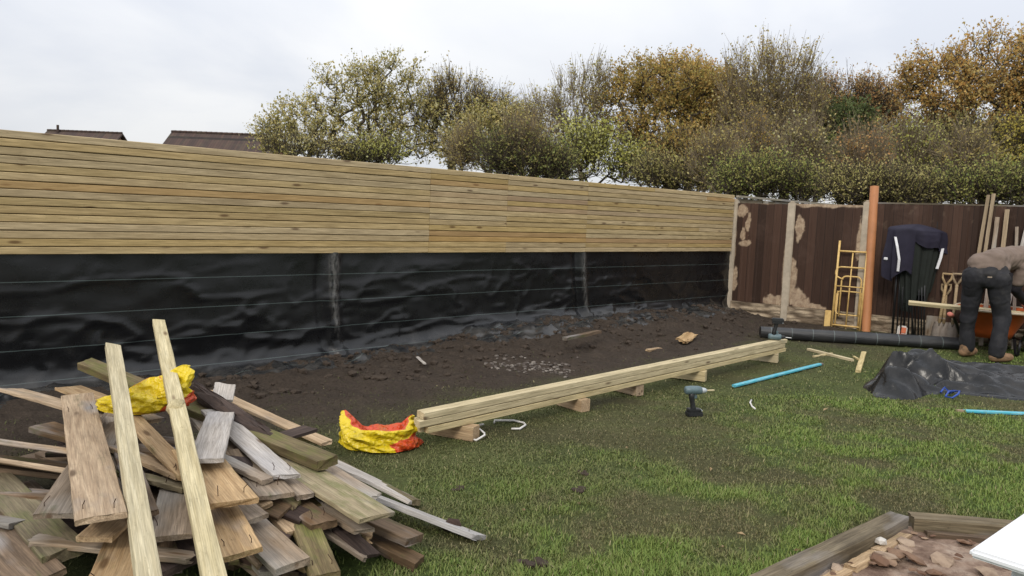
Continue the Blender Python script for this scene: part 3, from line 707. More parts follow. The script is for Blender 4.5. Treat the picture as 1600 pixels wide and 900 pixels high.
def panel(s0, s1, z0, z1, kind, label):
    L = s1-s0; un = np.linspace(0, L, max(8, int(L/.014))); vn_ = np.linspace(z0, z1, 130)
    U, Vv = np.meshgrid(un, vn_, indexing='ij'); u = U.ravel(); z = Vv.ravel()
    n = fbm(u*5+s0*9, z*3.2, 111, 4)-.5; n2 = fbm(u*16+s0*3, z*11, 113, 3)-.5
    bare = np.zeros_like(u)
    if kind < 2:
        def edge(d, w): return ss(.010, -.010, d-w-.09*n-.025*n2)
        bare = np.maximum(bare, edge(u, -.005)); bare = np.maximum(bare, edge(L-u, .0 if kind == 0 else -.012))
        bare = np.maximum(bare, edge(z-z0, -.035)); bare = np.maximum(bare, edge(z1-z, -.005 if kind == 0 else .03))
        if kind == 0:
            for (cu, cz, ru, rz) in ((.20, 1.55, .05, .17), (.13, 1.40, .045, .12), (.17, 1.24, .11, .055), (.08, 1.78, .08, .10), (.72, .33, .16, .11), (.03, .62, .05, .2)):
                bare = np.maximum(bare, ss(1.15, .95, np.hypot((u-cu)/ru, (z-cz)/rz)+1.0*n2+1.3*n))
        else:
            for (cu, cz, ru, rz) in ((.10, 1.52, .055, .2), (.04, .7, .06, .28), (.12, .42, .15, .17), (.30, .27, .2, .05), (1.0, 1.4, .03, .3)):
                bare = np.maximum(bare, ss(1.15, .95, np.hypot((u-cu)/ru, (z-cz)/rz)+1.0*n2+1.3*n))
    else:
        bare = ss(.10, .16, n2*n*4)*.08
    fr = (u/.13) % 1; off = .022+.012*fr
    X = BP(s0); P = np.stack([X.x+DB.x*u+NBK.x*off, X.y+DB.y*u+NBK.y*off, z], 1)
    root = empty('fence_panel', BP((s0+s1)/2)); tag(root, label, 'fence', 'brown stained fence panels')
    me = fast_mesh('boards', P-np.array(root.location), grid_faces(len(un), len(vn_)), False, None, {'bare': bare}, np.stack([u+s0*3, z], 1))
    link_mesh('boards', me, M['painted'], root)
    m = MB()
    for zz in (z0+.15, (z0+z1)/2, z1-.15): m.box((0, 0, zz), (L, .05, .07), RB)
    m.box((0, 0, (z0+z1)/2), (L, .012, z1-z0-.004), RB)
    r_ = m.build('back_rails', M['brown'], root); r_.location = -NBK*.02
    return root
panel(.055, .90, .26, 1.915, 0, 'small brown panel nearest the slat fence with bare wood scrape marks')
panel(1.01, 2.035, .26, 1.925, 1, 'small brown panel behind the yellow frame with bare wood by the post')
rt = panel(2.15, 7.0, .25, 1.955, 2, 'long dark brown close board fence behind the gazebo bundle and tools')
m = MB(); m.box((2.43, 0, 1.965), (4.85, .06, .022), None); 
o = m.build('capping_strip', M['sleeper'], rt); o.matrix_local = Matrix.Translation(-DB*2.43) @ RB.to_4x4() 
for s0, s1, lab in ((.055, .90, 'rough stone faced gravel board under the panel by the slat fence'), (1.01, 2.035, 'rough stone faced gravel board behind the yellow frame'), (2.15, 7.0, 'long stone faced gravel board under the dark board fence')):
    L = s1-s0; un = np.linspace(0, L, int(L/.02)+2); vv = np.linspace(-.05, .255, 22); U, Vv = np.meshgrid(un, vv, indexing='ij'); u = U.ravel(); z = Vv.ravel()
    off = .05+.022*(fbm(u*5+s0*7, z*16, 121, 3)-.5)+.014*np.abs(np.sin(z*math.pi/.1)); X = BP(s0)
    c0 = np.array(BP((s0+s1)/2))
    V1 = np.stack([X.x+DB.x*u+NBK.x*off, X.y+DB.y*u+NBK.y*off, z], 1); V0 = np.stack([X.x+DB.x*u-NBK.x*.03, X.y+DB.y*u-NBK.y*.03, z], 1)
    F = grid_faces(len(un), 22); top = np.arange(len(un))*22+21; n = len(u)
    Ft = np.stack([top[:-1], top[1:], top[1:]+n, top[:-1]+n], 1)
    me = fast_mesh('gravel_board', np.concatenate([V1, V0])-c0, np.concatenate([F, F+n, Ft]), False, None, None, np.concatenate([np.stack([u+s0*4, z], 1)]*2))
    o = link_mesh('gravel_board', me, M['gravel']); o.location = c0; tag(o, lab, 'gravel board', 'gravel boards under the brown fence')
#@@PART2
# ------------------------------------------------------------------ board helper
def loft_mesh(L, w, t, n=10, ch=.003, bow=0.0, cup=0.0, twist=0.0, jit=.0015, ends=(0.0, 0.0), rnd=None, taper=1.0, rag=0.0):
    """board along +X from 0 to L, top face at z=0"""
    rnd = rnd or random
    m_ = 5; tp = [-w/2+ch+(w-2*ch)*i/m_ for i in range(m_+1)]
    prof = [(y, 0) for y in tp]+[(w/2, -ch), (w/2, -t+ch)]+[(y, -t) for y in tp[::-1]]+[(-w/2, -t+ch), (-w/2, -ch)]
    E0 = [rnd.uniform(-1, 1)*rag for _ in tp]; E1 = [rnd.uniform(-1, 1)*rag for _ in tp]
    def eg(E, y): q = max(0, min(m_, int(round((y+w/2-ch)/max(1e-6, w-2*ch)*m_)))); return E[q]
    V = []; F = []; k = len(prof)
    for i in range(n+1):
        q = i/n; x = L*q; a = twist*(q-.5); tw = 1+(taper-1)*q
        for (y, z) in prof:
            y2 = y*tw; e = 0
            if i == 0: e = ends[0]*y/w + rnd.uniform(-1, 1)*jit*2+eg(E0, y)
            if i == n: e = ends[1]*y/w + rnd.uniform(-1, 1)*jit*2+eg(E1, y)
            zz = z+bow*4*q*(1-q)-cup*(1-(2*y/w)**2)+rnd.uniform(-1, 1)*jit*.5; yy = y2+rnd.uniform(-1, 1)*jit
            V.append((x+e, yy*math.cos(a)-zz*math.sin(a), yy*math.sin(a)+zz*math.cos(a)))
    for i in range(n):
        for j in range(k): F.append((i*k+j, (i+1)*k+j, (i+1)*k+(j+1) % k, i*k+(j+1) % k))
    F += [tuple(range(k)), tuple(n*k+j for j in range(k-1, -1, -1))]
    return V, F
def frame(A, B, roll=0.0):
    x = (B-A).normalized(); z = Vector((0, 0, 1))
    if abs(x.z) > .95: z = NBK.copy()
    y = z.cross(x).normalized(); z = x.cross(y)
    m = Matrix((x, y, z)).transposed() @ Matrix.Rotation(roll, 3, 'X')
    return Matrix.Translation(A) @ m.to_4x4()
def board(name, A, B, w, t, mat, label, cat, group=None, roll=0.0, nails=0, seed=1, **k):
    rn = random.Random(seed); L = (B-A).length
    V, F = loft_mesh(L, w, t, rnd=rn, **k)
    m = MB(); m.add(V, F)
    o = m.build(name, mat); o.matrix_world = frame(A, B, roll); tag(o, label, cat, group)
    for i in range(nails):
        x = rn.choice((.05, .06, .1))+rn.uniform(0, .02) if i < 2 else rn.uniform(.3, .8)*L
        y = (-.28 if i % 2 else .28)*w+rn.uniform(-.01, .01)
        q = MB(); h = rn.uniform(.025, .04); q.tube([(x, y, -.002), (x+rn.uniform(-.006, .006), y, h*.5), (x+rn.uniform(-.02, .02), y+rn.uniform(-.015, .015), h)], .0017, 5)
        q.build('nail', M['rust'], o)
    return o
def up(p, z): return Vector((p.x, p.y, p.z+z))
# ------------------------------------------------------------------ stack of long battens on bearers
TA = G(654, 662, .17); TB = G(1222, 537, .19); TA.z = TB.z = 0; TD = (TB-TA).normalized(); TN = Vector((TD.y, -TD.x, 0))
kk = 0; lay = ['bottom', 'middle', 'top']
for l in range(3):
    for sd_ in (0, 1):
        off = (-.0255 if sd_ == 0 else .0255)+(.006 if l == 0 else 0)+random.uniform(-.002, .002); kk += 1
        e0 = random.uniform(-.035, .035); e1 = random.uniform(-.03, .03)
        z = .105+.0475*(l+1)+(-.004 if l == 0 else 0)
        A = TA+TN*off+TD*(e0+(.04 if l == 0 else 0)); B = TB+TN*off+TD*e1
        board('timber_batten', up(A, z), up(B, z), .0465, .0435 if l else .041, M['fresh'], 'long pale treated batten, %s layer of the stack on the lawn, %s row' % (lay[l], 'soil side' if sd_ == 0 else 'lawn side'), 'batten', 'long battens stacked on bearers', seed=kk, n=16, ch=.002, jit=.0008)
for i, (px, py, ln, lab) in enumerate(((744, 676, .34, 'dark ended bearer block under the near end of the batten stack'), (915, 633, .28, 'second bearer block from the near end of the batten stack'), (1000, 609, .28, 'middle bearer block under the batten stack'),
                                 (1103, 587, .36, 'pale square ended bearer block beside the standing drill'), (1216, 559, .36, 'bearer block under the far end of the batten stack'))):
    d = (TN+TD*(.35 if i in (0, 3, 4) else -.1)).normalized(); A = G(px, py, .06); A.z = .1045; B = A-d*ln
    board('bearer_block', A, B, .10, .098, M['fresh'] if i > 2 else M['tan'], lab, 'timber block', 'bearers under the batten stack', seed=40+i, n=4, ch=.003, jit=.001)
# ------------------------------------------------------------------ pile of old boards
W = 'weathered'
PB = 'old boards heaped in the pile'
#   near px, z  | far px, z | width, thick | mat | roll deg | nails | label
PILE = [
 ((349, 960), .36, (248, 499), .80, .072, .040, 'pale', 0, 0, 'knotty pale batten, longer and more upright of two lying across the heap'),
 ((243, 960), .37, (177, 537), .76, .072, .040, 'pale', 6, 0, 'smooth pale batten to the left, shorter of two lying across the heap'),
 ((158, 806), .47, (122, 622), .44, .178, .022, 'tan', -2, 4, 'wide tan board with upright nails, lying on top beside the pale battens'),
 ((132, 704), .40, (-70, 676), .40, .10, .024, 'tan', 20, 2, 'upper of two narrow tan boards poking out of the left side'),
 ((132, 737), .36, (-80, 706), .36, .14, .022, 'tan', 26, 2, 'lower of two tan boards poking out of the left side, with bent nails'),
 ((100, 858), .30, (-40, 715), .30, .16, .045, 'mossy', -6, 0, 'thick mossy green board slanting down the left of the heap'),
 ((84, 803), .41, (182, 650), .40, .15, .02, 'greyw', 4, 1, 'grey purple board with pointed end under the wide tan board'),
 ((190, 655), .36, (32, 611), .34, .20, .02, 'tan', 12, 1, 'orange tan board at the far left back of the heap'),
 ((235, 655), .40, (115, 607), .36, .18, .02, 'tan', 5, 1, 'orange tan board behind the yellow bag on the heap'),
 ((512, 716), .36, (133, 563), .50, .125, .05, 'mossy', -6, 0, 'long thick moss covered beam across the back of the heap'),
 ((446, 694), .36, (303, 598), .52, .10, .07, 'bark', 0, 0, 'dark rotten barky log behind the mossy beam'),
 ((512, 690), .16, (384, 632), .24, .10, .02, 'tan', 0, 0, 'thin orange board on the ground edge behind the mossy beam'),
 ((347, 624), .44, (352, 599), .50, .13, .018, 'whitew', 0, 0, 'short pale board end sticking up behind the rotten log'),
 ((322, 716), .49, (345, 645), .44, .155, .02, 'whitew', 0, 0, 'short pinkish white board beside the knotty batten with a dark gouge'),
 ((366, 781), .43, (312, 712), .44, .20, .022, 'tan', 0, 2, 'wide orange tan board with a cracked end right of the knotty batten'),
 ((449, 742), .36, (374, 676), .40, .135, .02, 'whitew', 4, 2, 'bleached white board under the mossy beam'),
 ((433, 772), .33, (348, 680), .36, .17, .02, 'greyw', 0, 3, 'two toned brown and grey board below the bleached white one'),
 ((588, 804), .28, (390, 680), .33, .205, .022, 'tanmoss', 3, 0, 'wide yellow green board with pale end sloping to the lawn'),
 ((478, 772), .30, (436, 735), .31, .09, .022, 'greyw', 0, 0, 'small grey board end between the white and yellow green boards'),
 ((520, 772), .28, (468, 722), .30, .115, .02, 'greyw', 0, 0, 'grey board end tucked beneath the yellow green board'),
 ((507, 816), .24, (430, 762), .26, .13, .035, 'brown', 0, 3, 'thick brown board with three nails near the middle of the heap'),
 ((568, 826), .20, (492, 782), .22, .10, .02, 'greyw', 0, 0, 'thin dark grey board with split end left of the yellow green one'),
 ((650, 838), .12, (530, 785), .20, .125, .04, 'brown', 4, 0, 'thick brown board end below the yellow green board'),
 ((655, 874), .05, (560, 822), .10, .10, .04, 'brown', 0, 0, 'muddy brown board lowest at the right edge of the heap'),
 ((458, 880), .24, (396, 822), .27, .16, .03, 'greyw', 0, 0, 'grooved grey board in the lower middle of the heap'),
 ((509, 896), .20, (482, 828), .22, .125, .03, 'mossy', 0, 3, 'short greenish board with nails pointing down at the lower edge'),
 ((266, 836), .36, (282, 745), .36, .165, .022, 'greyw', 0, 1, 'ribbed grey and tan decking board between the two pale battens'),
 ((378, 862), .33, (342, 795), .34, .165, .022, 'tan', -2, 2, 'brown board with two bent nails right of the knotty batten'),
 ((402, 808), .33, (360, 774), .34, .12, .02, 'greyw', 0, 0, 'dark grey board end under the cracked orange board'),
 ((424, 892), .18, (396, 862), .20, .09, .025, 'greyw', 0, 0, 'small grey board end under the grooved board'),
 ((652, 781), .06, (520, 714), .12, .045, .03, 'mossy', 10, 0, 'thin mossy rail along the lawn edge of the heap'),
 ((648, 782), .05, (530, 725), .13, .12, .02, 'whitew', 14, 0, 'pale grey board beside the thin mossy rail'),
 ((752, 836), .035, (575, 768), .12, .115, .028, 'whitew', 22, 1, 'long pale board with a big knot reaching furthest onto the lawn'),
 ((62, 905), .26, (-40, 800), .28, .19, .024, 'brown', -8, 0, 'dark stained board at the bottom left corner'),
 ((170, 915), .31, (200, 838), .32, .17, .03, 'tan', 0, 1, 'splintered tan board end at the bottom left of the pale battens'),
 ((28, 815), .30, (-60, 800), .30, .09, .022, 'greyw', 10, 0, 'grey board stub at the left edge'),
 ((125, 775), .33, (40, 768), .30, .12, .03, 'brown', 5, 0, 'dark brown board lying level beneath the pointed grey one'),
 ((148, 838), .38, (200, 790), .38, .13, .022, 'tan', 6, 0, 'tan board end jutting below the wide tan board'),
 ((292, 742), .40, (205, 706), .41, .12, .022, 'tan', 14, 1, 'yellowish board wedged between the two pale battens'),
 ((300, 762), .38, (205, 738), .39, .09, .022, 'mossy', 10, 1, 'greenish narrow board low between the two pale battens'),
 ((297, 742), .42, (222, 665), .46, .10, .022, 'tan', 4, 1, 'tan pointed board leading under the yellow bag'),
 ((228, 800), .40, (204, 730), .41, .10, .022, 'brown', 0, 1, 'reddish brown board behind the smooth pale batten'),
 ((418, 748), .36, (352, 716), .38, .07, .022, 'greyw', 0, 0, 'short grey broken offcut beside the pinkish white board'),
 ((300, 868), .30, (212, 858), .30, .10, .02, 'greyw', 6, 0, 'dim grey board lying deep between the pale battens'),
 ((205, 800), .36, (182, 672), .40, .10, .022, 'greyw', 6, 0, 'narrow grey board between the wide tan board and smooth batten'),
]
for i, (n_, zn, f_, zf, w_, t_, mt, rl, nl, lab) in enumerate(PILE):
    A = G(*n_, zn); B = G(*f_, zf); rn = random.Random(100+i); d = (B-A).normalized()
    if i > 1 and mt != 'bark' and i not in (9, 12): B = B+d*rn.uniform(.05, .45)
    nm = 'wooden_batten' if i < 2 else ('log' if mt == 'bark' else 'old_board')
    if i > 1: w_ *= .9
    o = board(nm, A, B, w_, t_, M[mt], lab, 'batten' if i < 2 else ('log' if mt == 'bark' else 'board'), PB if i > 1 else 'pale battens across the heap', R(rl), nl, 100+i,
          n=14, bow=rn.uniform(-.006, .006), cup=rn.uniform(-.003, .004) if w_ > .12 else 0, twist=rn.uniform(-.06, .06), ends=(rn.uniform(-.03, .03), rn.uniform(-.05, .05)),
          jit=.0018 if mt != 'bark' else .014, ch=.003 if mt != 'bark' else .02, rag=0 if i < 2 else rn.choice((.002, .004, .012)))
    if i == 0:
        m = MB()
        for (x, r_) in ((1.45, .048),):
            L = (B-A).length; m.tube([(L*.53+q*.012, .012*math.cos(q), -.02+.004*q) for q in range(-4, 5)], [.015+.024*math.cos(q/4*1.5)for q in range(-4, 5)], 10)
        m.build('knot_bulge', M['pale'], o, True)
    if 'big knot' in lab:
        m = MB(); m.tube([(.16, -.02, -.03), (.17, -.03, .0), (.175, -.03, .022)], [.05, .042, .026], 9); m.build('knot', M['bark'], o, True)
# boards buried deeper in the heap, coloured dark so the gaps read as shaded
rf = random.Random(3)
BUR = 'boards buried in the heap'
for i in range(46):
    lay_ = i % 5; z = .05+.065*lay_+rf.uniform(-.01, .02)
    cx = rf.gauss(-1.55, .42-.03*lay_); cy = rf.gauss(3.62, .30-.02*lay_)
    a = rf.choice((rf.gauss(-.55, .25), rf.gauss(-.55, .25), rf.gauss(1.5, .5), rf.gauss(.1, .4))); L = rf.uniform(.6, 1.4)
    d = Vector((math.cos(a), math.sin(a), rf.uniform(-.05, .05))); c = Vector((cx, cy, z))
    A, B = c-d*L/2, c+d*L/2
    if max(A.x, B.x) > -1.0: s_ = -1.0-.25*rf.random()-max(A.x, B.x); A.x += s_; B.x += s_
    board('old_board', A, B, rf.choice((.10, .125, .15, .18)), rf.choice((.02, .025, .035)), M[rf.choice(('brown', 'brown', 'brown', 'bark', 'bark'))],
          'weathered board buried in the heap with only an edge or end showing', 'board', BUR, rf.uniform(-.15, .15), 0, 300+i, n=6, bow=rf.uniform(-.01, .01), twist=rf.uniform(-.1, .1), ends=(rf.uniform(-.04, .04), rf.uniform(-.04, .04)))
NAR = {'greyw': 'grey', 'brown': 'brown', 'tan': 'tan', 'mossy': 'mossy', 'whitew': 'bleached', 'bark': 'rotten dark'}
for i in range(62):
    x = rf.uniform(350, 590); y = rf.uniform(770, 905)
    if x > 520: y = min(y, 770+(x-520)*.9+rf.uniform(0, 60))
    z = .40-.0011*(y-740)-.00055*max(0, x-400)-rf.uniform(.03, .11); z = max(.03, z)
    if x > 430: dpx, dpy = rf.uniform(-150, -70), rf.uniform(-85, -45)
    elif x > 330: dpx, dpy = rf.uniform(-90, -10), rf.uniform(-90, -50)
    else: dpx, dpy = rf.choice((rf.uniform(-30, 40), rf.uniform(-140, -60), rf.uniform(60, 120))), rf.uniform(-80, -25)
    A = G(x, y, z); B = G(x+dpx, y+dpy, min(.42, z+.08)); d = (B-A); L = max(.35, min(1.1, d.length)); B = A+d.normalized()*L
    mt = rf.choice(('greyw', 'greyw', 'brown', 'brown', 'tan', 'mossy', 'bark'))
    board('old_board', A, B, rf.uniform(.045, .12), rf.choice((.016, .02, .024, .035)), M[mt], 'narrow %s board end poking out of the front of the heap' % NAR[mt], 'board', 'narrow %s board ends in the heap' % NAR[mt], rf.uniform(-.3, .3), 0, 500+i, n=6,
          bow=rf.uniform(-.01, .01), twist=rf.uniform(-.15, .15), ends=(rf.uniform(-.04, .04), 0), rag=rf.choice((.002, .006, .016)))
# splintered plywood scrap behind the heap
A = G(462, 676, .13); B = G(506, 690, .10)
board('plywood_scrap', A, B, .13, .012, M['fresh'], 'torn plywood scrap standing up at the back edge of the heap', 'plywood scrap', None, R(-52), 0, 77, n=8, jit=.006, taper=.6)
# ------------------------------------------------------------------ crumpled plastic bags
def bag_mat(name, yellow, red, bias):
    b = NB(name); o = b.coord(); n = b.noise(o, 7, 5, .6, .8); n2 = b.noise(o, 45, 4, .7)
    a = b.attr('redness'); f = b.math('ADD', a, b.math('MULTIPLY', b.math('SUBTRACT', n, .5), 1.9))
    c = b.mix(b.ramp(f, [(.5, 0.), (.56, 1.)]), yellow, red)
    c = b.mix(b.ramp(b.math('MULTIPLY', b.ramp(n2, [(.55, 0.), (.66, 1.)]), b.ramp(b.noise(o, 6, 3, .5), [(.52, 0.), (.62, 1.)])), [(0, 0.), (1, .75)]), c, (.05, .04, .02))
    c = b.mix(b.ramp(b.noise(o, 10, 5, .65), [(.52, 0.), (.74, .5)]), c, tuple(q*.35 for q in yellow))
    b.col(c); b.bump(b.math('ADD', b.vor(b.mp(o, (1, 1, 1.4)), 17), b.math('MULTIPLY', b.vor(o, 41), .4)), .75, .03); return b.fin(.34, .45)
def wfac(th, q, nu, nv, s):       # flat facets on a lattice that closes round the bag
    u = th/(2*math.pi)*nu+q*2; v = q*nv; iu = math.floor(u); iv = math.floor(v); fu = u-iu; fv = v-iv
    H = lambda a, c: float(h2(np.array([a % nu]), np.array([c]), s)[0])
    if fu+fv < 1: a = H(iu, iv); return a+(H(iu+1, iv)-a)*fu+(H(iu, iv+1)-a)*fv
    d = H(iu+1, iv+1); return d+(H(iu, iv+1)-d)*(1-fu)+(H(iu+1, iv)-d)*(1-fv)
def crumpled_bag(name, c, ax, rx, ry, hf, label, mat, seed, tilt=0, inner=.95):
    nu, nv = 150, 44; V = []; red = []; rg = random.Random(seed)
    for i in range(nu):
        th = 2*math.pi*i/nu; hgt = hf(th)
        for j in range(nv):
            q = j/(nv-1)
            if q < .55: k = q/.55; rr = 1+.10*math.sin(k*3.1); z = hgt*k; inn = 0
            else: k = (q-.55)/.45; rr = 1-.9*k**.8-.04; z = hgt*(1-k)**1.2*.96+.015; inn = 1
            x = math.cos(th)*rx*rr; y = math.sin(th)*ry*rr
            n = wfac(th, q, 7, 2.6, seed)-.5; n2 = wfac(th, q, 15, 6, seed+5)-.5; n3 = wfac(th, q, 33, 13, seed+8)-.5
            f = 1+.42*n+.34*n2+.12*n3; n = n*.55+n2*.5
            V.append((x*f, y*f+(.02*n), max(.004, z*(1+.7*n)-.01*n2))); red.append(inner if inn else (.10+.75*max(0., min(1., (math.cos(th-5.75)-.62)*4))*max(0., min(1., (.36-q)*6))))
    F = grid_faces(nu, nv, True)
    me = fast_mesh(name, V, F, True, None, {'redness': red}); o = link_mesh(name, me, mat); me.set_sharp_from_angle(angle=R(24))
    o.matrix_world = Matrix.Translation(c) @ Matrix.Rotation(ax, 4, 'Z') @ Matrix.Rotation(tilt, 4, 'X'); tag(o, label, 'plastic bag', 'crumpled yellow and red plastic bags'); return o
M['bag'] = bag_mat('yellow_red_bag_film', (.62, .46, .012), (.52, .055, .012), 0)
def hf1(th):
    c = math.cos(th); s_ = math.sin(th); return .115+.10*max(0, -c)**5+.11*max(0, c)**6+.02*max(0, -s_)-.02*max(0, s_)
crumpled_bag('plastic_bag', Vector((-.83, 4.97, .005)), R(8), .235, .17, hf1, 'crumpled yellow bag with a red inside lying open on the grass', M['bag'], 4)
pb = G(230, 634, .49)
crumpled_bag('plastic_bag', pb, R(25), .20, .11, lambda th: .10+.05*math.cos(th)+.03*math.sin(2*th), 'crumpled yellow bag with an orange end caught on top of the heap', M['bag'], 9, R(10), .42)
# ------------------------------------------------------------------ soil clods, rubble and scraps
def lump(rg, r, flat=.7, n=1):
    bm = bmesh.new(); bmesh.ops.create_icosphere(bm, subdivisions=n, radius=r)
    for v in bm.verts: v.co = Vector((v.co.x*rg.uniform(.7, 1.3), v.co.y*rg.uniform(.7, 1.3), v.co.z*rg.uniform(.6, 1.2)*flat))
    bm.verts.index_update(); V = [v.co.copy() for v in bm.verts]; F = [[v.index for v in f.verts] for f in bm.faces]; bm.free(); return V, F
b = NB('soil_clod'); o = b.coord(); c = b.mix(b.noise(o, 6, 5, .6), (.030, .022, .017), (.080, .062, .048)); b.col(c); b.bump(b.noise(o, 60, 5, .7), .8, .01); M['clod'] = b.fin(.95, .15)
rg = random.Random(5); m = MB()
for i in range(1700):
    s = rg.uniform(-.3, 9.5); d = min(2.5, abs(rg.gauss(.55, .55))+.12)
    p = FP(s, d)
    if float(back_d(p.x, p.y)) < .25: continue
    r = .006+.05*rg.random()**4
    if d > 1.3: r *= .55
    V, F = lump(rg, r); z = float(ground_z(p.x, p.y)); rt_ = Matrix.Rotation(rg.uniform(0, 6), 3, 'Z')
    m.add([Vector((p.x, p.y, z+r*.15))+rt_ @ v for v in V], F)
tag(m.build('soil_clods', M['clod']), 'dark crumbled soil clods along the foot of the membrane', 'soil', kind='stuff')
b = NB('grey_rubble'); o = b.coord(); rr = b.n('ShaderNodeNewGeometry').outputs['Random Per Island']
c = b.ramp(rr, [(0, (.07, .058, .05)), (.6, (.15, .13, .115)), (1, (.27, .24, .21))]); c = b.mix(b.ramp(b.noise(o, 20, 5, .7), [(.4, 0.), (.7, .7)]), c, (.05, .038, .03)); b.col(c); M['rubble'] = b.fin(.95, .15)
m = MB()
for i in range(190):
    q = rg.random(); p = G(770+q*115+rg.gauss(0, 10), 562+q*8+rg.gauss(0, 5.5), .05); r = rg.uniform(.008, .028)
    V, F = lump(rg, r, .6); z = float(ground_z(p.x, p.y)); m.add([Vector((p.x, p.y, z+r*.25))+v for v in V], F)
tag(m.build('rubble', M['rubble']), 'scatter of pale grey rubble in the soil beside the membrane', 'rubble', kind='stuff')
def on_ground(px, py, lift=0.0):
    p = G(px, py, 0)
    for _ in range(3): p = G(px, py, float(ground_z(p.x, p.y))+lift)
    return p
def gboard(name, a, b_, w, t, mat, label, cat, group=None, lift=0.0, roll=0, seed=1, **k):
    A = on_ground(*a, t+lift); B = on_ground(*b_, t+lift); return board(name, A, B, w, t, M[mat], label, cat, group, roll, 0, seed, **k)
gboard('timber_scrap', (882, 527), (936, 516), .07, .035, 'brown', 'dark muddy timber piece lying on the soil bank', 'timber scrap', None, seed=61, n=6, jit=.004)
gboard('timber_scrap', (1012, 546), (1031, 543), .05, .03, 'tan', 'small pale wood chunk on the soil behind the long battens', 'timber scrap', None, seed=62, n=5, jit=.006)
gboard('timber_scrap', (1066, 531), (1082, 520), .13, .03, 'tan', 'crumpled yellowish scrap on the soil behind the long battens', 'timber scrap', None, roll=.3, seed=63, n=6, jit=.016)
gboard('plastic_scrap', (652, 557), (664, 568), .03, .01, 'whitew', 'white sliver of plastic on the soil by the membrane', 'plastic scrap', None, .01, seed=64, n=5, jit=.004)
gboard('wood_offcut', (1263, 544), (1332, 561), .05, .03, 'fresh', 'longest of the pale offcuts on the lawn near the far end of the stack', 'offcut', 'pale offcuts on the lawn', seed=65, n=6)
gboard('wood_offcut', (1271, 556), (1300, 551), .03, .02, 'fresh', 'small pale offcut half under the longest offcut', 'offcut', 'pale offcuts on the lawn', seed=66, n=6, jit=.004)
gboard('wood_offcut', (1341, 578), (1350, 549), .055, .03, 'fresh', 'single pale offcut pointing away from the camera, left of the tarp', 'offcut', 'pale offcuts on the lawn', seed=67, n=6)
gboard('wood_offcut', (1334, 556), (1341, 560), .03, .02, 'fresh', 'tiny pale offcut between the two larger ones', 'offcut', 'pale offcuts on the lawn', seed=68, n=4)
# teal painted strips
b = NB('teal_paint'); o = b.coord(); n = b.noise(b.mp(o, (3, 20, 20)), 3, 5, .7)
c = b.mix(b.ramp(n, [(.45, 0.), (.72, .6)]), (.055, .36, .46), (.42, .55, .58)); c = b.mix(b.ramp(b.noise(o, 9, 5, .7), [(.62, 0.), (.78, .6)]), c, (.06, .07, .05)); b.col(c); M['teal'] = b.fin(.5, .4)
def strip(a, b_, label, seed, L=None):
    A = on_ground(*a, .03); B = on_ground(*b_, .03)
    o = board('painted_pole', A, B, .045, .025, M['teal'], label, 'painted pole', 'turquoise painted poles', 0, 0, seed, n=10, ch=.006, jit=.001)
    m = MB(); L = (B-A).length; m.box((-.03 if seed == 71 else L+.03, 0, -.013), (.07, .04, .022), ch=.004); m.build('bare_tip', M['greyw'], o)
strip((1147, 601), (1281, 567.5), 'turquoise pole lying on the lawn left of the tarp', 70)
strip((1506, 640), (1690, 648), 'turquoise pole on the lawn at the right edge, pale at its tip', 71)
# white strapping
M['strap'] = plain('white_strapping', (.62, .60, .57), .5, .4, var=.15)
def band(pts, label, w=.012):
    P = [on_ground(x, y, .012+dz) for x, y, dz in pts]; m = MB(); m.tube(P, w, 6); o = m.build('plastic_strap', M['strap'], smooth=True); tag(o, label, 'strap', 'white plastic straps'); return o
band([(732, 684, 0), (744, 688, 0), (757, 680, .02), (757, 677, .01), (747, 669, .05), (747, 665, .05), (755, 663, .0)], 'bent white plastic strap at the dark bearer block', .008)
band([(772, 661, 0), (773, 657, .01), (803, 657, 0), (819, 661, 0), (821, 664, 0), (812, 670, 0), (799, 670, 0)], 'curled white plastic strap just beyond the bent one', .008)
band([(1174, 625, .0), (1172, 629, .01), (1175, 635, .0), (1180, 639, 0)], 'single pale curl of strapping on the lawn right of the drill', .008)
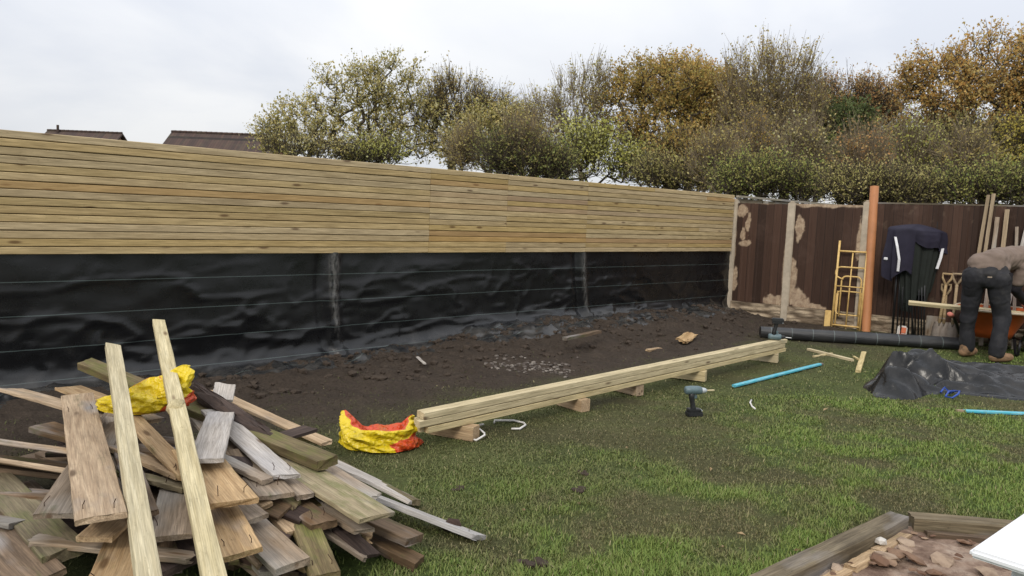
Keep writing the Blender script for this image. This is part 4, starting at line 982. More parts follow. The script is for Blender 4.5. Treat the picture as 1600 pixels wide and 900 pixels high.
# ------------------------------------------------------------------ drills
M['tealgrey'] = plain('teal_grey_plastic', (.10, .15, .165), .45, .45, var=.3, scale=30); M['blk'] = plain('black_plastic', (.018, .019, .02), .5, .4, var=.3, scale=30)
M['steel'] = plain('steel', (.45, .45, .44), .35, .5, 1.0, var=.2); M['silv'] = plain('light_grey_plastic', (.42, .46, .48), .4, .5)
def drill(label, mw, hook=False):
    root = empty('cordless_drill'); root.matrix_world = mw; tag(root, label, 'drill', 'cordless drills')
    m = MB(); m.tube([(-.075, 0, .205), (-.07, 0, .205), (-.03, 0, .207), (.03, 0, .207), (.055, 0, .205), (.06, 0, .205)], [.022, .031, .034, .034, .030, .026], 14); m.build('motor_housing', M['tealgrey'], root, True)
    m = MB(); m.tube([(.06, 0, .205), (.075, 0, .205), (.092, 0, .205), (.105, 0, .205)], [.024, .022, .018, .009], 12); m.build('chuck', M['silv'] if not hook else M['blk'], root, True)
    m = MB(); m.tube([(.105, 0, .205), (.165, 0, .208)], .006, 6); m.build('drill_bit', M['pale'] if not hook else M['steel'], root)
    m = MB(); m.tube([(-.02, 0, .19), (-.018, 0, .15), (-.008, 0, .11), (.0, 0, .07), (.004, 0, .045)], [.026, .022, .0195, .021, .026], 12); h = m.build('handle', M['blk'], root, True)
    m = MB(); m.box((.016, 0, .155), (.022, .016, .03), ch=.004); m.build('trigger', M['tealgrey'], h)
    m = MB(); m.box((.008, 0, .05), (.105, .07, .022), ch=.006); m.box((.012, 0, .02), (.125, .078, .04), ch=.008); m.build('battery', M['blk'], root)
    m = MB(); m.box((.06, 0, .048), (.022, .05, .014), ch=.004); m.build('battery_latch', M['silv'], root)
    if hook: m = MB(); m.tube([(-.01, -.036, .23), (.0, -.045, .20), (.03, -.05, .17), (.04, -.045, .19), (.035, -.04, .235)], .004, 6); m.build('belt_hook', M['strap'], root)
p = on_ground(1082, 650)
drill('teal grey cordless drill standing upright on the lawn', Matrix.Translation(p) @ Matrix.Rotation(R(8), 4, 'Z') @ Matrix.Scale(1.03, 4))
q = TA.lerp(TB, .965); q = up(q, .252+.035*1.05)
drill('grey cordless drill upside down on the far end of the batten stack', Matrix.Translation(q+Vector((0, 0, .205*1.05))) @ Matrix.Rotation(R(-12), 4, 'Z') @ Matrix.Rotation(math.pi, 4, 'X') @ Matrix.Scale(1.05, 4), True)
# ------------------------------------------------------------------ roll of membrane
b = NB('membrane_roll'); o = b.coord(); sp = b.n('ShaderNodeSeparateXYZ'); b.l(o, sp.inputs[0])
ln = b.math('ABSOLUTE', b.math('SUBTRACT', b.math('FRACT', b.math('DIVIDE', sp.outputs[0], .275)), .5))
c = b.mix(b.ramp(ln, [(.008, .7), (.018, 0.)]), (.016, .017, .019), (.16, .20, .19)); c = b.mix(b.ramp(b.noise(o, 4, 5, .6), [(.4, 0.), (.75, .5)]), c, (.05, .048, .045)); b.col(c)
b.bump(b.noise(b.mp(o, (1, 8, 8)), 3, 4, .6), .4, .02); M['roll'] = b.fin(.45, .5)
A = G(1187, 528, 0); B = G(1497, 547, 0); L = (B-A).length; n, k = 46, 22; V = []
for i in range(n+1):
    for j in range(k):
        a = 2*math.pi*j/k; r = .088*(1+.06*(float(fbm(i*.25, j*.5, 131))-.5)+.03*math.sin(a*3+i*.1)); V.append((L*i/n, r*math.cos(a), max(.0, .083+r*math.sin(a)*(.95 if math.sin(a) > 0 else .97))))
F = [(i*k+j, i*k+(j+1) % k, (i+1)*k+(j+1) % k, (i+1)*k+j) for i in range(n) for j in range(k)]
m = MB(); m.add(V, F); m.add([(.0, .06*math.cos(t_*.5)*(t_/40), .083+.08*math.sin(t_*.5)*(t_/40)) for t_ in range(3)], [(0, 1, 2)])
for e in (0, n): m.add([V[e*k+j] for j in range(k)], [tuple(range(k)) if e else tuple(range(k-1, -1, -1))])
o = m.build('membrane_roll', M['roll'], None, True); o.matrix_world = frame(A, B); tag(o, 'long black roll of membrane lying on the ground before the brown fence', 'membrane roll')
def BPX(px, py, off):
    d = ray(px, py); o = Vector((0, 0, CAM_H)); t = (BP(0, off)-o).dot(NBK)/d.dot(NBK); return o+d*t
# ------------------------------------------------------------------ orange drain pipe and yellow trestle
M['orange'] = plain('orange_drain_pipe', (.50, .215, .095), .5, .4, var=.12, scale=5, dirt=(.36, .16, .07))
A = G(1353, 518, 0); B = YP(1366.5, 291, (BP(2.12).y-.02)); B = Vector((B.x, B.y, B.z)); ln_ = (B-A)
m = MB(); r = .063; m.tube([(0, 0, 0), (0, 0, ln_.length)], r, 28, caps=False); m.tube([(0, 0, ln_.length), (0, 0, .02)], r-.004, 28, caps=False)
V0 = len(m.v); m.add([(rr_*math.cos(2*math.pi*j/28), rr_*math.sin(2*math.pi*j/28), ln_.length) for rr_ in (r, r-.004) for j in range(28)], [(j, (j+1) % 28, 28+(j+1) % 28, 28+j) for j in range(28)])
o = m.build('drain_pipe', M['orange'], None, True); autosmooth(o); o.matrix_world = Matrix.Translation(A) @ ln_.to_track_quat('Z', 'Y').to_matrix().to_4x4(); tag(o, 'orange plastic drain pipe standing against the fence post', 'pipe')
M['yellow'] = plain('yellow_painted_steel', (.68, .46, .17), .45, .45, var=.2, scale=14, dirt=(.40, .24, .08))
def trestle():
    L0 = BPX(1299, 512, .2); R0 = BPX(1343, 517, .2); L0.z = R0.z = 0; wd = (R0-L0).length; x = (R0-L0).normalized(); z = (Vector((0, 0, 1))-NBK*.08+x*.02).normalized(); y = z.cross(x).normalized()
    root = empty('work_trestle', L0); root.rotation_euler = Matrix((x, y, z)).transposed().to_euler(); tag(root, 'yellow tubular steel trestle folded and leaning beside the orange pipe', 'trestle')
    def T(name, P, r=.012, cl=False): m = MB(); m.tube([(p[0]*wd, p[2] if len(p) > 2 else 0, p[1]*1.07) for p in P], r, 8, closed=cl); return m.build(name, M['yellow'], root, True)
    def arc(cx, cy, r_, a0, a1, n=6, ar=wd): return [(cx+r_*math.cos(a0+(a1-a0)*i/n)/ar, cy+r_*math.sin(a0+(a1-a0)*i/n)) for i in range(n+1)]
    T('upright', [(0, 0), (0, 1.28)], .017); T('upright', [(1, 0), (1, 1.15)], .017); T('rung', [(0, 1.13), (1, 1.13)], .015); T('stay', [(.5, .0, .01), (.5, 1.12, .01)], .011)
    T('upright', [(.09, 0, .035), (.09, .55, .035)], .013); T('upright', [(.91, 0, .035), (.91, .55, .035)], .013)
    pi = math.pi
    T('hoop', [(1.0, .90)]+arc(.15, .82, .08, pi*.5, pi*1.4)+[(.25, .72)], .012)
    T('hoop', [(.2, .18, .02)]+[(a, b_, .02) for a, b_ in arc(.36, .70, .07, pi, pi*.5)]+[(a, b_, .02) for a, b_ in arc(.72, .70, .07, pi*.5, 0)]+[(.88, .2, .02)], .013)
    T('hoop', [(a, b_, .03) for a, b_ in arc(.22, .48, .07, pi, pi*.5)+arc(.8, .48, .07, pi*.5, 0)+arc(.8, .28, .07, 0, -pi*.5)+arc(.22, .28, .07, -pi*.5, -pi)], .011, True)
    T('rung', [(0, .62), (1, .62)], .009); T('rung', [(0, .05), (1, .05)], .014)
    m = MB(); m.box((-.07, .01, .14), (.09, .03, .26), ch=.005); m.build('foot_plate', M['yellow'], root)
    m = MB(); m.box((wd+.05, .01, .13), (.045, .03, .25), ch=.005); m.build('foot_plate', M['yellow'], root)
trestle()
# ------------------------------------------------------------------ soft shapes grown from capsules
def soft(name, caps, mat, parent=None, vox=.014, smooth=6, fold=0.0, fscale=14, seed=1, mw=None, stretch=(1, 1, 1)):
    bm = bmesh.new()
    for c in caps:
        p0, r0, p1, r1 = Vector(c[0]), c[1], Vector(c[2]), c[3]; n = max(2, int((p1-p0).length/(min(r0, r1)*.35))+1)
        for i in range(n+1):
            q = i/n; bmesh.ops.create_icosphere(bm, subdivisions=2, radius=r0*(1-q)+r1*q, matrix=Matrix.Translation(p0.lerp(p1, q)))
    me = bpy.data.meshes.new(name); bm.to_mesh(me); bm.free()
    o = bpy.data.objects.new(name, me); COL.objects.link(o)
    md = o.modifiers.new('r', 'REMESH'); md.mode = 'VOXEL'; md.voxel_size = vox
    ms = o.modifiers.new('s', 'SMOOTH'); ms.iterations = smooth; ms.factor = .5
    dg = bpy.context.evaluated_depsgraph_get(); me2 = bpy.data.meshes.new_from_object(o.evaluated_get(dg)); o.modifiers.clear(); bpy.data.objects.remove(o)
    if fold:
        n = len(me2.vertices); co = np.zeros(n*3, np.float32); no = np.zeros(n*3, np.float32); me2.vertices.foreach_get('co', co); me2.vertices.foreach_get('normal', no)
        co = co.reshape(-1, 3); no = no.reshape(-1, 3)
        x = (co[:, 0]*.8+co[:, 1]*.6)*stretch[0]; z = co[:, 2]*stretch[2]
        f = 1-np.abs(2*fbm(x*fscale+z*fscale*.3, z*fscale-x*4, seed, 3)-1)*2; co = co+no*(fold*f)[:, None]; me2.vertices.foreach_set('co', co.astype(np.float32).ravel())
    me2.polygons.foreach_set('use_smooth', [True]*len(me2.polygons)); me2.update(); me2.name = name; me2.materials.clear()
    return link_mesh(name, me2, mat, parent, mw)
# ------------------------------------------------------------------ folded gazebo
M['navy'] = plain('navy_canopy_cloth', (.020, .018, .033), .75, .25, var=.3, scale=8, bump=.4, bscale=35); M['darkgreen'] = plain('dark_lining_cloth', (.017, .021, .018), .75, .25, var=.3, scale=8, bump=.4, bscale=35)
M['pole'] = plain('dark_metal_pole', (.035, .035, .038), .4, .5, .6); M['white'] = plain('white_trim', (.72, .72, .74), .5, .3, var=.08)
def gazebo():
    c = BP(2.78, .22); Y = c.y; root = empty('folded_gazebo', (c.x, c.y, 0)); tag(root, 'folded gazebo with navy cloth over a bundle of dark poles leaning on the fence', 'gazebo')
    def P(px, py, dy=0.0): return YP(px, py, Y+dy)-Vector((c.x, c.y, 0))
    X_ = Vector((1, 0, 0)); cy_ = -.02
    def drape(name, mat, cx, rx, ry, ztop, hem, pl, amp, seed, taper=.0, tilt=0.0):
        nu, nv = 150, 36; V = []
        for i in range(nu):
            th = 2*math.pi*i/nu; c_, s_ = math.cos(th), math.sin(th); hz = hem(th)
            for j in range(nv):
                q = j/(nv-1)
                if q < .3: k = q/.3; rr = k*.98; z = ztop-.05*k*k-.03*k
                else: k = (q-.3)/.7; rr = .98+.06*math.sin(k*2.2)-taper*k; z = (ztop-.08)*(1-k)+hz*k
                ply = amp*max(0, q-.12)*(math.cos(pl*th+seed+1.5*math.sin(2*th))+.6*math.cos((pl*1.7)*th+2*seed)); w1 = float(fbm(th*2.5, q*4, seed, 3))-.5
                f = rr*(1+ply+.16*w1*q); V.append((cx+c_*rx*f, cy_+s_*ry*f*(1+.5*ply), z+.05*w1*q+tilt*c_*rr-.05*abs(math.sin(th*3+seed))*q))
        me = fast_mesh(name, V, grid_faces(nu, nv, True), True); o = link_mesh(name, me, mat, root); me.set_sharp_from_angle(angle=R(50)); return o
    pc = P(1429, 400); z1 = P(1430, 350).z; zl = P(1396, 432).z; zm = P(1440, 378).z; zr = P(1470, 418).z
    def hem_n(th):
        c_ = math.cos(th); s_ = math.sin(th)
        if c_ < -.25: return zl+.05*math.sin(th*5)+.10*(1+c_)
        return zm+(zr+.16-zm)*max(0, c_-.45)*1.5-.03*math.sin(th*4)
    drape('canopy', M['navy'], pc.x, .43, .17, z1, hem_n, 7, .10, 3, .05, -.02)
    drape('lining', M['darkgreen'], pc.x+.06, .31, .13, z1-.10, lambda th: P(1440, 468).z+.09*math.sin(th*4+1)+.12*math.cos(th), 11, .17, 8, .48)
    m = MB()
    for i, (xb, xt) in enumerate(((1394, 1404), (1401, 1409), (1407, 1414), (1412, 1420), (1419, 1424), (1425, 1428), (1430, 1431), (1435, 1437), (1440, 1441), (1410, 1426), (1428, 1418), (1444, 1446))):
        m = MB(); b0 = BPX(xb, 524, .28+.05*(i % 3)); b0.z = 0; b0 = b0-Vector((c.x, c.y, 0)); t0 = P(xt, 388, .04); m.tube([b0, t0], .011 if i else .017, 6); m.build('pole', M['pole'], root, True)
    def stripm(P_, w_):
        m = MB(); V = []; n = len(P_)
        for p_ in P_: V += [p_+Vector((-w_, -.004, 0)), p_+Vector((w_, -.004, 0)), p_+Vector((w_, .008, 0)), p_+Vector((-w_, .008, 0))]
        m.add(V, [(i*4+j, i*4+(j+1) % 4, i*4+4+(j+1) % 4, i*4+4+j) for i in range(n-1) for j in range(4)]+[(3, 2, 1, 0), tuple((n-1)*4+j for j in range(4))]); m.build('white_edging', M['white'], root)
    stripm([P(1399, 370, -.16), P(1402, 385, -.19), P(1405, 405, -.20), P(1403, 424, -.17)], .017)
    stripm([P(1473, 388, -.10), P(1470, 402, -.115), P(1464, 420, -.12)], .02)
    m = MB(); m.box(P(1384, 404, -.05), (.05, .03, .04), ch=.006); m.build('corner_clip', M['white'], root)
    m = MB(); m.box(P(1464, 352, -.0), (.012, .012, .11)); m.build('frame_end', M['pole'], root)
gazebo()
M['whitepk'] = plain('pale_packaging', (.50, .47, .43), .5, .4, var=.15); M['orangepk'] = plain('orange_print', (.52, .12, .04), .5, .4, var=.35, scale=40)
p = BPX(1408, 524, .36); p.z = .0; root = empty('product_packet', p, (R(-12), R(6), R(-20))); tag(root, 'small white and orange packet standing in front of the gazebo poles', 'packet')
m = MB(); m.box((0, 0, .085), (.13, .05, .17), ch=.018); m.build('pack_body', M['whitepk'], root)
m = MB(); m.box((.008, -.028, .10), (.08, .008, .085), ch=.003); m.box((.008, -.028, .04), (.08, .008, .015), ch=.003); m.build('printed_label', M['orangepk'], root)
# ------------------------------------------------------------------ tools leaning on the fence
M['blade'] = plain('dirty_steel_blade', (.24, .20, .165), .6, .4, .4, var=.35, scale=14, dirt=(.12, .085, .06))
def spade(top, bot, s_, label, bw=.17, bl=.28, mat='blade'):
    T0 = BPX(top[0], top[1], .09); B0 = BPX(bot[0], bot[1], .32); B0 = B0+(B0-T0)*(B0.z/(T0.z-B0.z)); L = (T0-B0).length
    root = empty('garden_spade'); root.matrix_world = frame_z(B0, T0); tag(root, label, 'spade', 'spades and shovels by the wheelbarrow')
    m = MB(); m.tube([(0, 0, bl-.02), (0, 0, L*.55), (0, 0, L-.16)], [.024, .021, .021], 8); m.build('shaft', M['tool'], root, True)
    m = MB(); m.tube([(0, 0, L-.17), (-.055, 0, L-.07), (-.06, 0, L), (.06, 0, L), (.055, 0, L-.07), (0, 0, L-.17)], .017, 7); m.build('handle', M['tool'], root, True)
    V = []; n = 8
    for i in range(n+1):
        y = bl*i/n; wv = bw*(.5 if i else .42)*(1 if i < n-1 else .85)
        for j in range(7): x = -wv+2*wv*j/6; V.append((x, .03*(x/wv)**2-.012, y))
    k = len(V); V += [(x, y+.006, z) for x, y, z in V]
    F = [(i*7+j, i*7+j+1, (i+1)*7+j+1, (i+1)*7+j) for i in range(n) for j in range(6)]; F += [tuple(k+q for q in f[::-1]) for f in F]
    rim = [j for j in range(7)]+[i*7+6 for i in range(1, n+1)]+[n*7+j for j in range(5, -1, -1)]+[i*7 for i in range(n-1, 0, -1)]
    F += [(rim[i], rim[i-1], k+rim[i-1], k+rim[i]) for i in range(len(rim))]
    m = MB(); m.add(V, F); m.tube([(0, -.004, bl-.06), (0, 0, bl+.06)], [.012, .024], 8); m.build('blade', M[mat], root, True)
def frame_z(A, B):
    z = (B-A).normalized(); x = DB-z*DB.dot(z); x.normalize(); y = z.cross(x); return Matrix.Translation(A) @ Matrix((x, y, z)).transposed().to_4x4()
spade((1481, 428), (1464, 527), 3.25, 'spade with D handle standing highest, left of the wheelbarrow', .17)
spade((1479, 445), (1473, 528), 3.22, 'shorter D handled spade with muddy blade in front of the highest one', .19)
spade((1497, 428), (1486, 529), 3.35, 'spade partly behind the person by the orange wheelbarrow', .16)
q0 = BPX(1455, 524, .25); q0.z = 0; o = board('timber_board', q0, up(q0-NBK*.03, .34), .17, .03, M['greyw'], 'short pale grey board end standing behind the muddy spade blade', 'board', None, 0, 0, 201, n=4)
def leaner(top, bot, s_, w_, t_, mat, label, cat='batten', grp='battens leaning on the brown fence', seed=1):
    A = G(bot[0], bot[1], 0); B = BPX(top[0], top[1], .075); A = BPX(bot[0], bot[1], .30); A = A+(A-B)*(A.z/(B.z-A.z)); V, F = loft_mesh((B-A).length, w_, t_, n=6, rnd=random.Random(seed)); m = MB(); m.add(V, F); o = m.build('leaning_batten', M[mat])
    x = (B-A).normalized(); y = DB-x*DB.dot(x); y.normalize(); z = x.cross(y); o.matrix_world = Matrix.Translation(A) @ Matrix((x, y, z)).transposed().to_4x4(); tag(o, label, cat, grp)
leaner((1544.5, 305), (1509, 522), 3.55, .045, .03, 'tool', 'left one of the two tall thin battens rising above the fence', seed=1)
leaner((1553, 303), (1520, 524), 3.6, .045, .03, 'tool', 'right one of the two tall thin battens rising above the fence', seed=2)
leaner((1559, 340), (1534, 530), 3.64, .055, .05, 'greyw', 'grey weathered post beside the two tall thin battens', seed=3)
leaner((1574, 328), (1551, 535), 3.8, .055, .04, 'tool', 'brownish batten standing alone behind the bent person', seed=4)
leaner((1589, 355), (1583, 540), 3.95, .04, .03, 'greyw', 'short reddish grey batten against the fence at the right edge', seed=5)
leaner((1612, 325), (1560, 540), 4.1, .05, .03, 'whitew', 'pale slanting batten cut by the right edge of the photo', seed=6)
# ------------------------------------------------------------------ wheelbarrow with a batten laid across
M['barrow'] = plain('orange_barrow_tub', (.42, .085, .02), .45, .45, var=.2, scale=8, dirt=(.26, .07, .03)); M['grip'] = plain('red_rubber_grip', (.50, .16, .12), .6, .4)
M['rubber'] = plain('black_rubber', (.02, .02, .02), .7, .3)
M['rimcol'] = plain('worn_tub_rim', (.48, .40, .30), .6, .3)
WB = G(1548, 540, 0); WB.y = 10.25; WB.x = YP(1552, 500, 10.25).x
def barrow():
    f = (DB*.92-NBK*.28).normalized(); f = Vector((.55, .83, 0)).normalized()
    root = empty('wheelbarrow', (WB.x, WB.y, 0), (0, 0, math.atan2(f.y, f.x))); root.scale = (1.15, 1.3, 1.12); tag(root, 'orange wheelbarrow with pink red grips beyond the bent person', 'wheelbarrow')
    V = []; n = 40; rings = ((.17, .22, .17), (.24, .27, .20), (.50, .43, .32), (.505, .455, .34), (.50, .47, .355), (.485, .47, .355), (.49, .425, .315), (.25, .26, .19), (.20, .2, .15))
    for z, rx, ry in rings:
        for j in range(n):
            a = 2*math.pi*j/n; c_, s_ = math.cos(a), math.sin(a); e = .55
            V.append((math.copysign(abs(c_)**e, c_)*rx+(.08*(z-.17)), math.copysign(abs(s_)**e, s_)*ry, z))
    F = [(i*n+j, i*n+(j+1) % n, (i+1)*n+(j+1) % n, (i+1)*n+j) for i in range(len(rings)-1) for j in range(n)]+[tuple(range(n-1, -1, -1)), tuple((len(rings)-1)*n+j for j in range(n))]
    m = MB(); m.add(V, F); tub = m.build('tub', M['barrow'], root, True)
    m = MB(); m.tube([(math.copysign(abs(math.cos(a))**.55, math.cos(a))*.47+.026, math.copysign(abs(math.sin(a))**.55, math.sin(a))*.355, .503) for a in [2*math.pi*j/n for j in range(n)]], .014, 8, closed=True); m.build('tub_rim', M['rimcol'], tub, True)
    for sy in (-1, 1):
        m = MB(); m.tube([(.62, sy*.06, .19), (.2, sy*.2, .15), (-.3, sy*.27, .2), (-.62, sy*.32, .42), (-.80, sy*.34, .46)], .017, 8); m.build('handle_tube', M['pole'], root, True)
        m = MB(); m.tube([(-.74, sy*.334, .448), (-.86, sy*.345, .474), (-.868, sy*.345, .476)], [.026, .026, .018], 10); m.build('grip', M['grip'], root, True)
        m = MB(); m.tube([(-.28, sy*.25, .2), (-.3, sy*.24, .02), (-.2, sy*.22, .0), (-.08, sy*.2, .17)], .014, 7); m.build('leg', M['pole'], root, True)
    m = MB(); m.tube([(.68+.15*math.cos(a), 0, .195+.15*math.sin(a)) for a in [2*math.pi*j/24 for j in range(24)]], .045, 10, closed=True); wh = m.build('wheel', M['rubber'], root, True)
    m = MB(); m.tube([(.68, -.05, .195), (.68, .05, .195)], .1, 18); m.build('wheel_hub', M['rimcol'], wh, True)
barrow()
A = YP(1420, 470.5, 10.28); B = YP(1660, 494, 9.62)
board('cut_batten', A, B, .07, .045, M['fresh'], 'pale batten laid across the wheelbarrow where the person is working', 'batten', None, R(18), 0, 205, n=8)
M['sack'] = plain('grey_rubble_sack', (.15, .145, .14), .7, .3, var=.3, scale=6, bump=.5, bscale=20, dirt=(.34, .33, .31))
p = YP(1622, 530, 10.2); o = soft('rubble_sack', [((0, 0, .14), .15, (.02, 0, .4), .1), ((-.09, 0, .1), .1, (.05, 0, .55), .05), ((.12, .03, .1), .1, (.05, 0, .4), .1)], M['sack'], None, .016, 3, .03, 8, 5); o.location = (p.x, p.y, 0); tag(o, 'grey slumped sack at the right edge beyond the wheelbarrow', 'sack')
# ------------------------------------------------------------------ crumpled tarpaulin
def tarp():
    out_ = [(1347, 605), (1362, 592), (1382, 572), (1400, 566), (1420, 566), (1445, 572), (1475, 578), (1520, 580), (1570, 582), (1700, 590), (1700, 640), (1600, 627), (1560, 624), (1520, 620), (1480, 617), (1455, 617), (1430, 624), (1395, 625), (1368, 620)]
    P = np.array([tuple(G(*q, 0).xy) for q in out_]); lo = P.min(0)-.12; hi = P.max(0)+.12; st = .016
    xs = np.arange(lo[0], hi[0], st); ys = np.arange(lo[1], hi[1], st); X, Y = np.meshgrid(xs, ys, indexing='ij'); x = X.ravel(); y = Y.ravel()
    n = len(P); ins = np.zeros(len(x), bool); dm = np.full(len(x), 9.)
    for i in range(n):
        a, b_ = P[i], P[(i+1) % n]; c_ = ((a[1] > y) != (b_[1] > y)) & (x < (b_[0]-a[0])*(y-a[1])/(b_[1]-a[1]+1e-12)+a[0]); ins ^= c_
        e = b_-a; t = np.clip(((x-a[0])*e[0]+(y-a[1])*e[1])/(e@e), 0, 1); dm = np.minimum(dm, np.hypot(x-a[0]-t*e[0], y-a[1]-t*e[1]))
    d = np.where(ins, dm, -dm) + .05*(fbm(x*7, y*7, 141)-.5)
    wx = x+.12*(fbm(x*2.5, y*2.5, 151)-.5); wy = y+.12*(fbm(x*2.5, y*2.5, 153)-.5)
    def facets(sp, s):      # piecewise flat crumples: random heights on a jittered lattice, joined by flat triangles
        u = wx/sp+.5*wy/sp; v = wy/sp; iu = np.floor(u); iv = np.floor(v); fu = u-iu; fv = v-iv
        a = h2(iu, iv, s); b1 = h2(iu+1, iv, s); c1 = h2(iu, iv+1, s); d1 = h2(iu+1, iv+1, s)
        return np.where(fu+fv < 1, a+(b1-a)*fu+(c1-a)*fv, d1+(c1-d1)*(1-fu)+(b1-d1)*(1-fv))
    pk = G(1420, 592, .0); peak = np.exp(-((x-pk.x)/.26)**2-((y-pk.y-.02)/.17)**2)
    rim = ss(.0, .16, d); h = ss(-.0, .06, d)*.015 + rim*(.03+.20*peak) + rim*(.68+.32*ss(pk.x+.5, pk.x+.1, x))*(.25*(facets(.30, 167)-.30)+.19*(facets(.15, 163)-.42)+.085*(facets(.085, 169)-.5)+.016*(facets(.06, 165)-.5))
    z = np.maximum(.0, h)*ss(-.005, .03, d)+ground_z(x, y)+.012-.02*ss(.03, .0, d)
    keep = (d > -.005); idx = -np.ones(len(x), int); F = grid_faces(len(xs), len(ys)); F = F[keep[F].all(1)]; us = np.unique(F); idx[us] = np.arange(len(us))
    V = np.stack([x+.35*(fbm(x*6, y*6, 171)-.5)*h, y-.5*h*(fbm(x*5, y*5, 173)-.35), z], 1)[us]; F = idx[F]; c = V.mean(0)*[1, 1, 0]
    b = NB('black_polythene'); o = b.coord(); n_ = b.noise(o, 6, 5, .65); cc = b.mix(b.ramp(n_, [(.40, 0.), (.75, 1.)]), (.007, .0075, .0085), (.032, .031, .031))
    b.col(cc); b.bump(b.noise(o, 11, 4, .6, .8), .3, .015); m = b.fin(.25, .32)
    me = fast_mesh('plastic_tarp', V-c, F, True); o = link_mesh('plastic_tarp', me, m); o.location = c; tag(o, 'crumpled black plastic sheet heaped on the lawn with a blue strap', 'tarpaulin')
    try: me.set_sharp_from_angle(angle=R(60))
    except Exception: pass
    M['blue'] = plain('blue_strap', (.02, .07, .36), .5, .4, var=.3, scale=40)
    m = MB(); pts = [G(*p_, .05)-Vector(c) for p_ in ((1460, 611), (1470, 607), (1478, 612), (1488, 606), (1496, 612), (1490, 617), (1478, 618), (1466, 616), (1474, 613), (1490, 611))]
    m.tube([Vector((p_.x*.8+pts[4].x*.2, p_.y-.03, p_.z+.02*math.sin(i*1.7))) for i, p_ in enumerate(pts)], .009, 7); m.build('strap', M['blue'], o, True)
tarp()
# ------------------------------------------------------------------ raised bed of sleepers
M['sleeper_dark'] = M['sleeper']
def sleeper(A, B, label, seed): return board('timber_sleeper', A, B, .105, .135, M['sleeper'], label, 'sleeper', 'sleepers edging the bed', 0, 0, seed, n=12, ch=.006, jit=.003)
nL = Vector((dL.y, -dL.x, 0)); 
if nL.dot(dR) > 0: nL = -nL
nR = Vector((dR.y, -dR.x, 0))
if nR.dot(dL) > 0: nR = -nR
sleeper(BC+nL*.0+Vector((0, 0, .0)), BC+dL*2.4, 'old sleeper edging the bed, running towards the camera', 211)
sleeper(BC+dR*.06+nR*.0, BC+dR*1.9, 'old sleeper edging the far side of the bed, beneath the white tabletop corner', 212)
bi = -nL*.05; 
gA = BC-nL*.085+dL*.12; 
for i, (a, e) in enumerate(((.10, .42), (.44, .70), (.74, 1.25))):
    A = BC-nL*(.085+.01*i)+dL*a; B = BC-nL*(.09+.01*i)+dL*e; A.z = B.z = .05
    board('timber_fillet', A, B, .06, .04, M['tan'], ['broken timber fillet along the sleeper, nearest the corner of the bed', 'broken timber fillet along the sleeper, middle piece', 'broken timber fillet along the sleeper, piece nearest the camera'][i], 'timber fillet', 'timber fillets inside the bed', .1, 0, 220+i, n=6, jit=.004)
for i, (a, e) in enumerate(((.10, .42), (.45, .9))):
    A = BC-nR*(.09)+dR*a; B = BC-nR*(.10)+dR*e; A.z = B.z = .055
    board('timber_fillet', A, B, .05, .04, M['brown'], ['dark timber fillet inside the far sleeper by the corner', 'dark timber fillet inside the far sleeper, further right'][i], 'timber fillet', 'timber fillets inside the bed', -.1, 0, 230+i, n=6, jit=.004)
b = NB('sandy_bed_fill'); o = b.coord(); n = b.noise(o, 5, 6, .65); c = b.ramp(n, [(.32, (.10, .062, .045)), (.5, (.25, .175, .13)), (.66, (.38, .30, .235))])
c = b.mix(b.ramp(b.noise(o, 30, 5, .7), [(.5, 0.), (.68, .7)]), c, (.10, .06, .045)); b.col(c); b.bump(b.noise(o, 18, 6, .7), .8, .03); M['sand'] = b.fin(.95, .15)
nu, nv = 90, 90; U, Vv = np.meshgrid(np.linspace(.0, 2.2, nu), np.linspace(.0, 1.9, nv), indexing='ij'); u = U.ravel(); v = Vv.ravel()
x = BC.x+dL.x*u+dR.x*v; y = BC.y+dL.y*u+dR.y*v; z = .012+.05*fbm(x*5, y*5, 181)**1.5+.012*fbm(x*22, y*22, 183)
tag(link_mesh('sand', fast_mesh('sand', np.stack([x, y, z], 1), grid_faces(nu, nv), True), M['sand']), kind='structure')
b = NB('broken_brick'); o = b.coord(); oi = b.n('ShaderNodeObjectInfo').outputs['Random']; c = b.ramp(oi, [(0, (.11, .06, .04)), (.4, (.19, .115, .075)), (.75, (.27, .185, .125)), (1, (.36, .28, .21))]); c = b.mix(b.ramp(b.noise(o, 14, 5, .7), [(.45, 0.), (.7, .7)]), c, (.11, .07, .05)); b.col(c); b.bump(b.noise(o, 40, 5, .7), .6, .01); M['frag'] = b.fin(.95, .15)
rg = random.Random(21)
for i in range(46):
    big = i < 16; u = rg.uniform(.12, .95); v = rg.uniform(.10, .9)
    if rg.random() < .45: v = rg.uniform(.10, .3)
    p = BC+dL*u+dR*v; r = rg.uniform(.03, .062) if big else rg.uniform(.010, .026); V, F = lump(rg, r, rg.uniform(.22, .42), 1); m = MB(); m.add(V, F); o = m.build('brick_fragment', M['frag']); o.location = (p.x, p.y, .045+r*.2); o.rotation_euler = (rg.uniform(-.3, .3), rg.uniform(-.3, .3), rg.uniform(0, 6))
    tag(o, 'flat broken brick lump on the sandy fill inside the bed' if big else 'pebble sized brick crumb on the sandy fill inside the bed', 'brick piece', 'larger broken brick lumps in the bed' if big else 'small brick crumbs in the bed')
p = G(1376, 845, .07); V, F = lump(rg, .028, .8); m = MB(); m.add(V, F); o = m.build('white_stone', M['whitepk']); o.location = p; tag(o, 'single pale stone lying by the left sleeper of the bed', 'stone')
